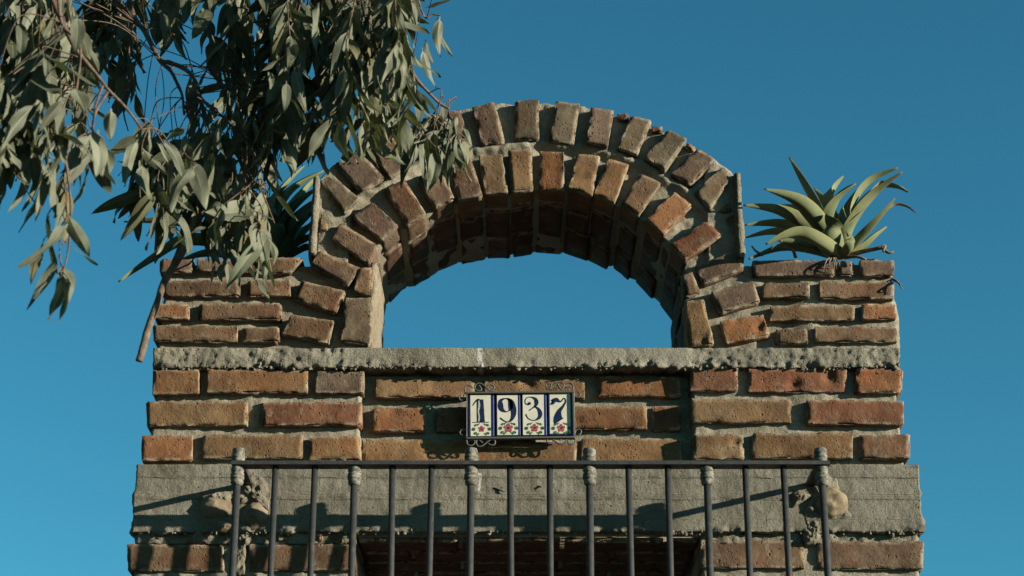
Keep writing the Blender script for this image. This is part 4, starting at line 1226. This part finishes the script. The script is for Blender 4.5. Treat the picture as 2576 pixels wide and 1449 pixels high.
for a in ((340, 410, 320, 600, 1.3), (560, 650, 600, 900, 1.7), (480, 750, 320, 980, 1.2), (840, 820, 830, 1030, 1.5), (740, 980, 770, 1290, 1.1), (150, 150, 110, 480, 1.3), (580, 110, 560, 400, 1.4), (690, 960, 640, 1340, 1.1),
          (440, 1080, 440, 1270, 1.3), (480, 690, 290, 700, 1.3), (1040, 1030, 1000, 1370, 1.0), (1230, 1050, 1310, 1360, 1.1), (1170, 1030, 1250, 1250, .8), (1410, 970, 1230, 1060, 1.2)):
    ox, oy = a[0]/2.0125, a[1]/2.0125
    leaf_px('Z', a[0], a[1], a[2], a[3], (-1.3 if a[0] < 900 else -.95)+GL.uniform(-.05, .05), a[4])
leaf_at(P(1108, 40, -.62), (.15, 0, -1), .095, yaw=.2); leaf_at(P(1100, 40, -.62), (.05, .2, -1), .10, yaw=1.4)
leaf_at(P(1062, 120, -.62), (.5, 0, -1), .10, yaw=.3); leaf_at(P(1068, 20, -.62), (.9, 0, .35), .07, yaw=1.2)

# unseen leaf masses added above and behind the frame to block sky light
CR = []
GC = random.Random(9)
blobs = [((-1.9, -2.4, 4.75), (1.75, 2.3, 1.25)), ((-3.4, -1.2, 4.2), (1.5, 1.6, 1.5)), ((-2.6, -.2, 5.6), (1.6, 1.5, 1.0)), ((-3.3, -3.6, 3.6), (1.5, 1.6, 1.6)), ((-.3, -4.7, 5.3), (1.7, 1.6, 1.2)), ((-1.5, -7.2, 4.4), (2.4, 1.9, 1.9)), ((-3.8, -6.8, 3.0), (1.8, 2.0, 2.2))]
for (bc, br) in blobs:
    limb('branch', [TRUNK+Vector((.05, 0, 4.3)), TRUNK.lerp(Vector(bc), .6)+Vector((0, 0, 2.0)), Vector(bc)+Vector((0, 0, -.2)), Vector(bc)+Vector((br[0]*.6, -br[1]*.5, .2))], .045, .01, n=8, knots=.08)
    clumps = []
    for _ in range(170):
        d = Vector((GC.gauss(0, 1), GC.gauss(0, 1), GC.gauss(0, 1))).normalized()*(GC.random()**.4)
        clumps.append(Vector((bc[0]+d.x*br[0], bc[1]+d.y*br[1], bc[2]+d.z*br[2])))
    for c in clumps:
        for _ in range(18): CR.append(c+Vector((GC.gauss(0, .13), GC.gauss(0, .13), GC.gauss(0, .16))))
cv = []; cf = []
for p in CR:
    d = Vector((GC.uniform(-.5, .5), GC.uniform(-.5, .5), -1)).normalized(); sd_ = d.orthogonal().normalized(); sd_ = Quaternion(d, GC.uniform(0, 6.3)) @ sd_
    L_ = GC.uniform(.13, .20); w_ = L_*GC.uniform(.13, .2); b = len(cv); nn = sd_.cross(d)*L_*GC.uniform(-.15, .15)
    cv.extend([p, p+d*L_*.4+sd_*w_, p+d*L_+nn, p+d*L_*.4-sd_*w_]); cf.append((b, b+1, b+2, b+3))
cr = obj('sky_blocking_crown', cv, cf, ML, tree); cr['kind'] = 'stuff'
a = cr.data.attributes.new('mid', 'FLOAT', 'POINT'); a.data.foreach_set('value', [.5]*len(cv))

# the 300 leaves that show largest are parts of their own, the rest one mass
def inframe(mtx):
    c = mtx @ Vector((0, 0, -.5)); d = Vector((c.x, c.y+DH, c.z))
    f = d.y*CP+d.z*SP; u = 1288+FPX*d.x/f; v = 724.5-FPX*(-d.y*SP+d.z*CP)/f
    return 0 < u < 2576 and 0 < v < 1449
def facing(l):
    nrm = (l[1].to_3x3() @ Vector((0, 1, 0))).normalized(); c = l[1].translation
    view = Vector((c.x, c.y+DH, c.z)).normalized()
    front = -c.y
    return l[3]**2*(.25+abs(nrm.dot(view)))*(1+.5*front)*(1 if inframe(l[1]) else 0)
order = sorted(range(len(leaves)), key=lambda i: -facing(leaves[i]))
variant_mesh = []
for V, F, mid in LM:
    vs = []
    for tv in (.1, .5, .9):
        me = new_mesh('leaf', V, F); me.materials.append(ML)
        a = me.attributes.new('mid', 'FLOAT', 'POINT'); a.data.foreach_set('value', mid)
        a = me.attributes.new('tone', 'FLOAT', 'POINT'); a.data.foreach_set('value', [tv]*len(V))
        vs.append(me)
    variant_mesh.append(vs)
Tinv = Matrix.Translation(-wloc(tree))
for i in order[:300]:
    k, mtx, tone, _ = leaves[i]
    o = bpy.data.objects.new('leaf', variant_mesh[k][0 if tone < .3 else 1 if tone < .65 else 2]); C.objects.link(o)
    o.parent = tree; o.matrix_basis = Tinv @ mtx
BV = []; BF = []; bm_ = []; bt = []
for i in order[300:]:
    k, mtx, tone, _ = leaves[i]; V, F, mid = LM[k]; b = len(BV)
    BV.extend([mtx @ v for v in V]); BF.extend([tuple(j+b for j in f) for f in F]); bm_.extend(mid); bt.extend([tone]*len(V))
fo = obj('foliage', BV, BF, ML, tree); fo['kind'] = 'stuff'
a = fo.data.attributes.new('mid', 'FLOAT', 'POINT'); a.data.foreach_set('value', bm_)
a = fo.data.attributes.new('tone', 'FLOAT', 'POINT'); a.data.foreach_set('value', bt)
tf = obj('twigs', twV, twF, MTW, tree); tf['kind'] = 'stuff'
print('leaves', len(leaves), 'bricks', seedc[0], 'tris', sum(len(o.data.polygons)*2 for o in C.objects if o.type == 'MESH'))
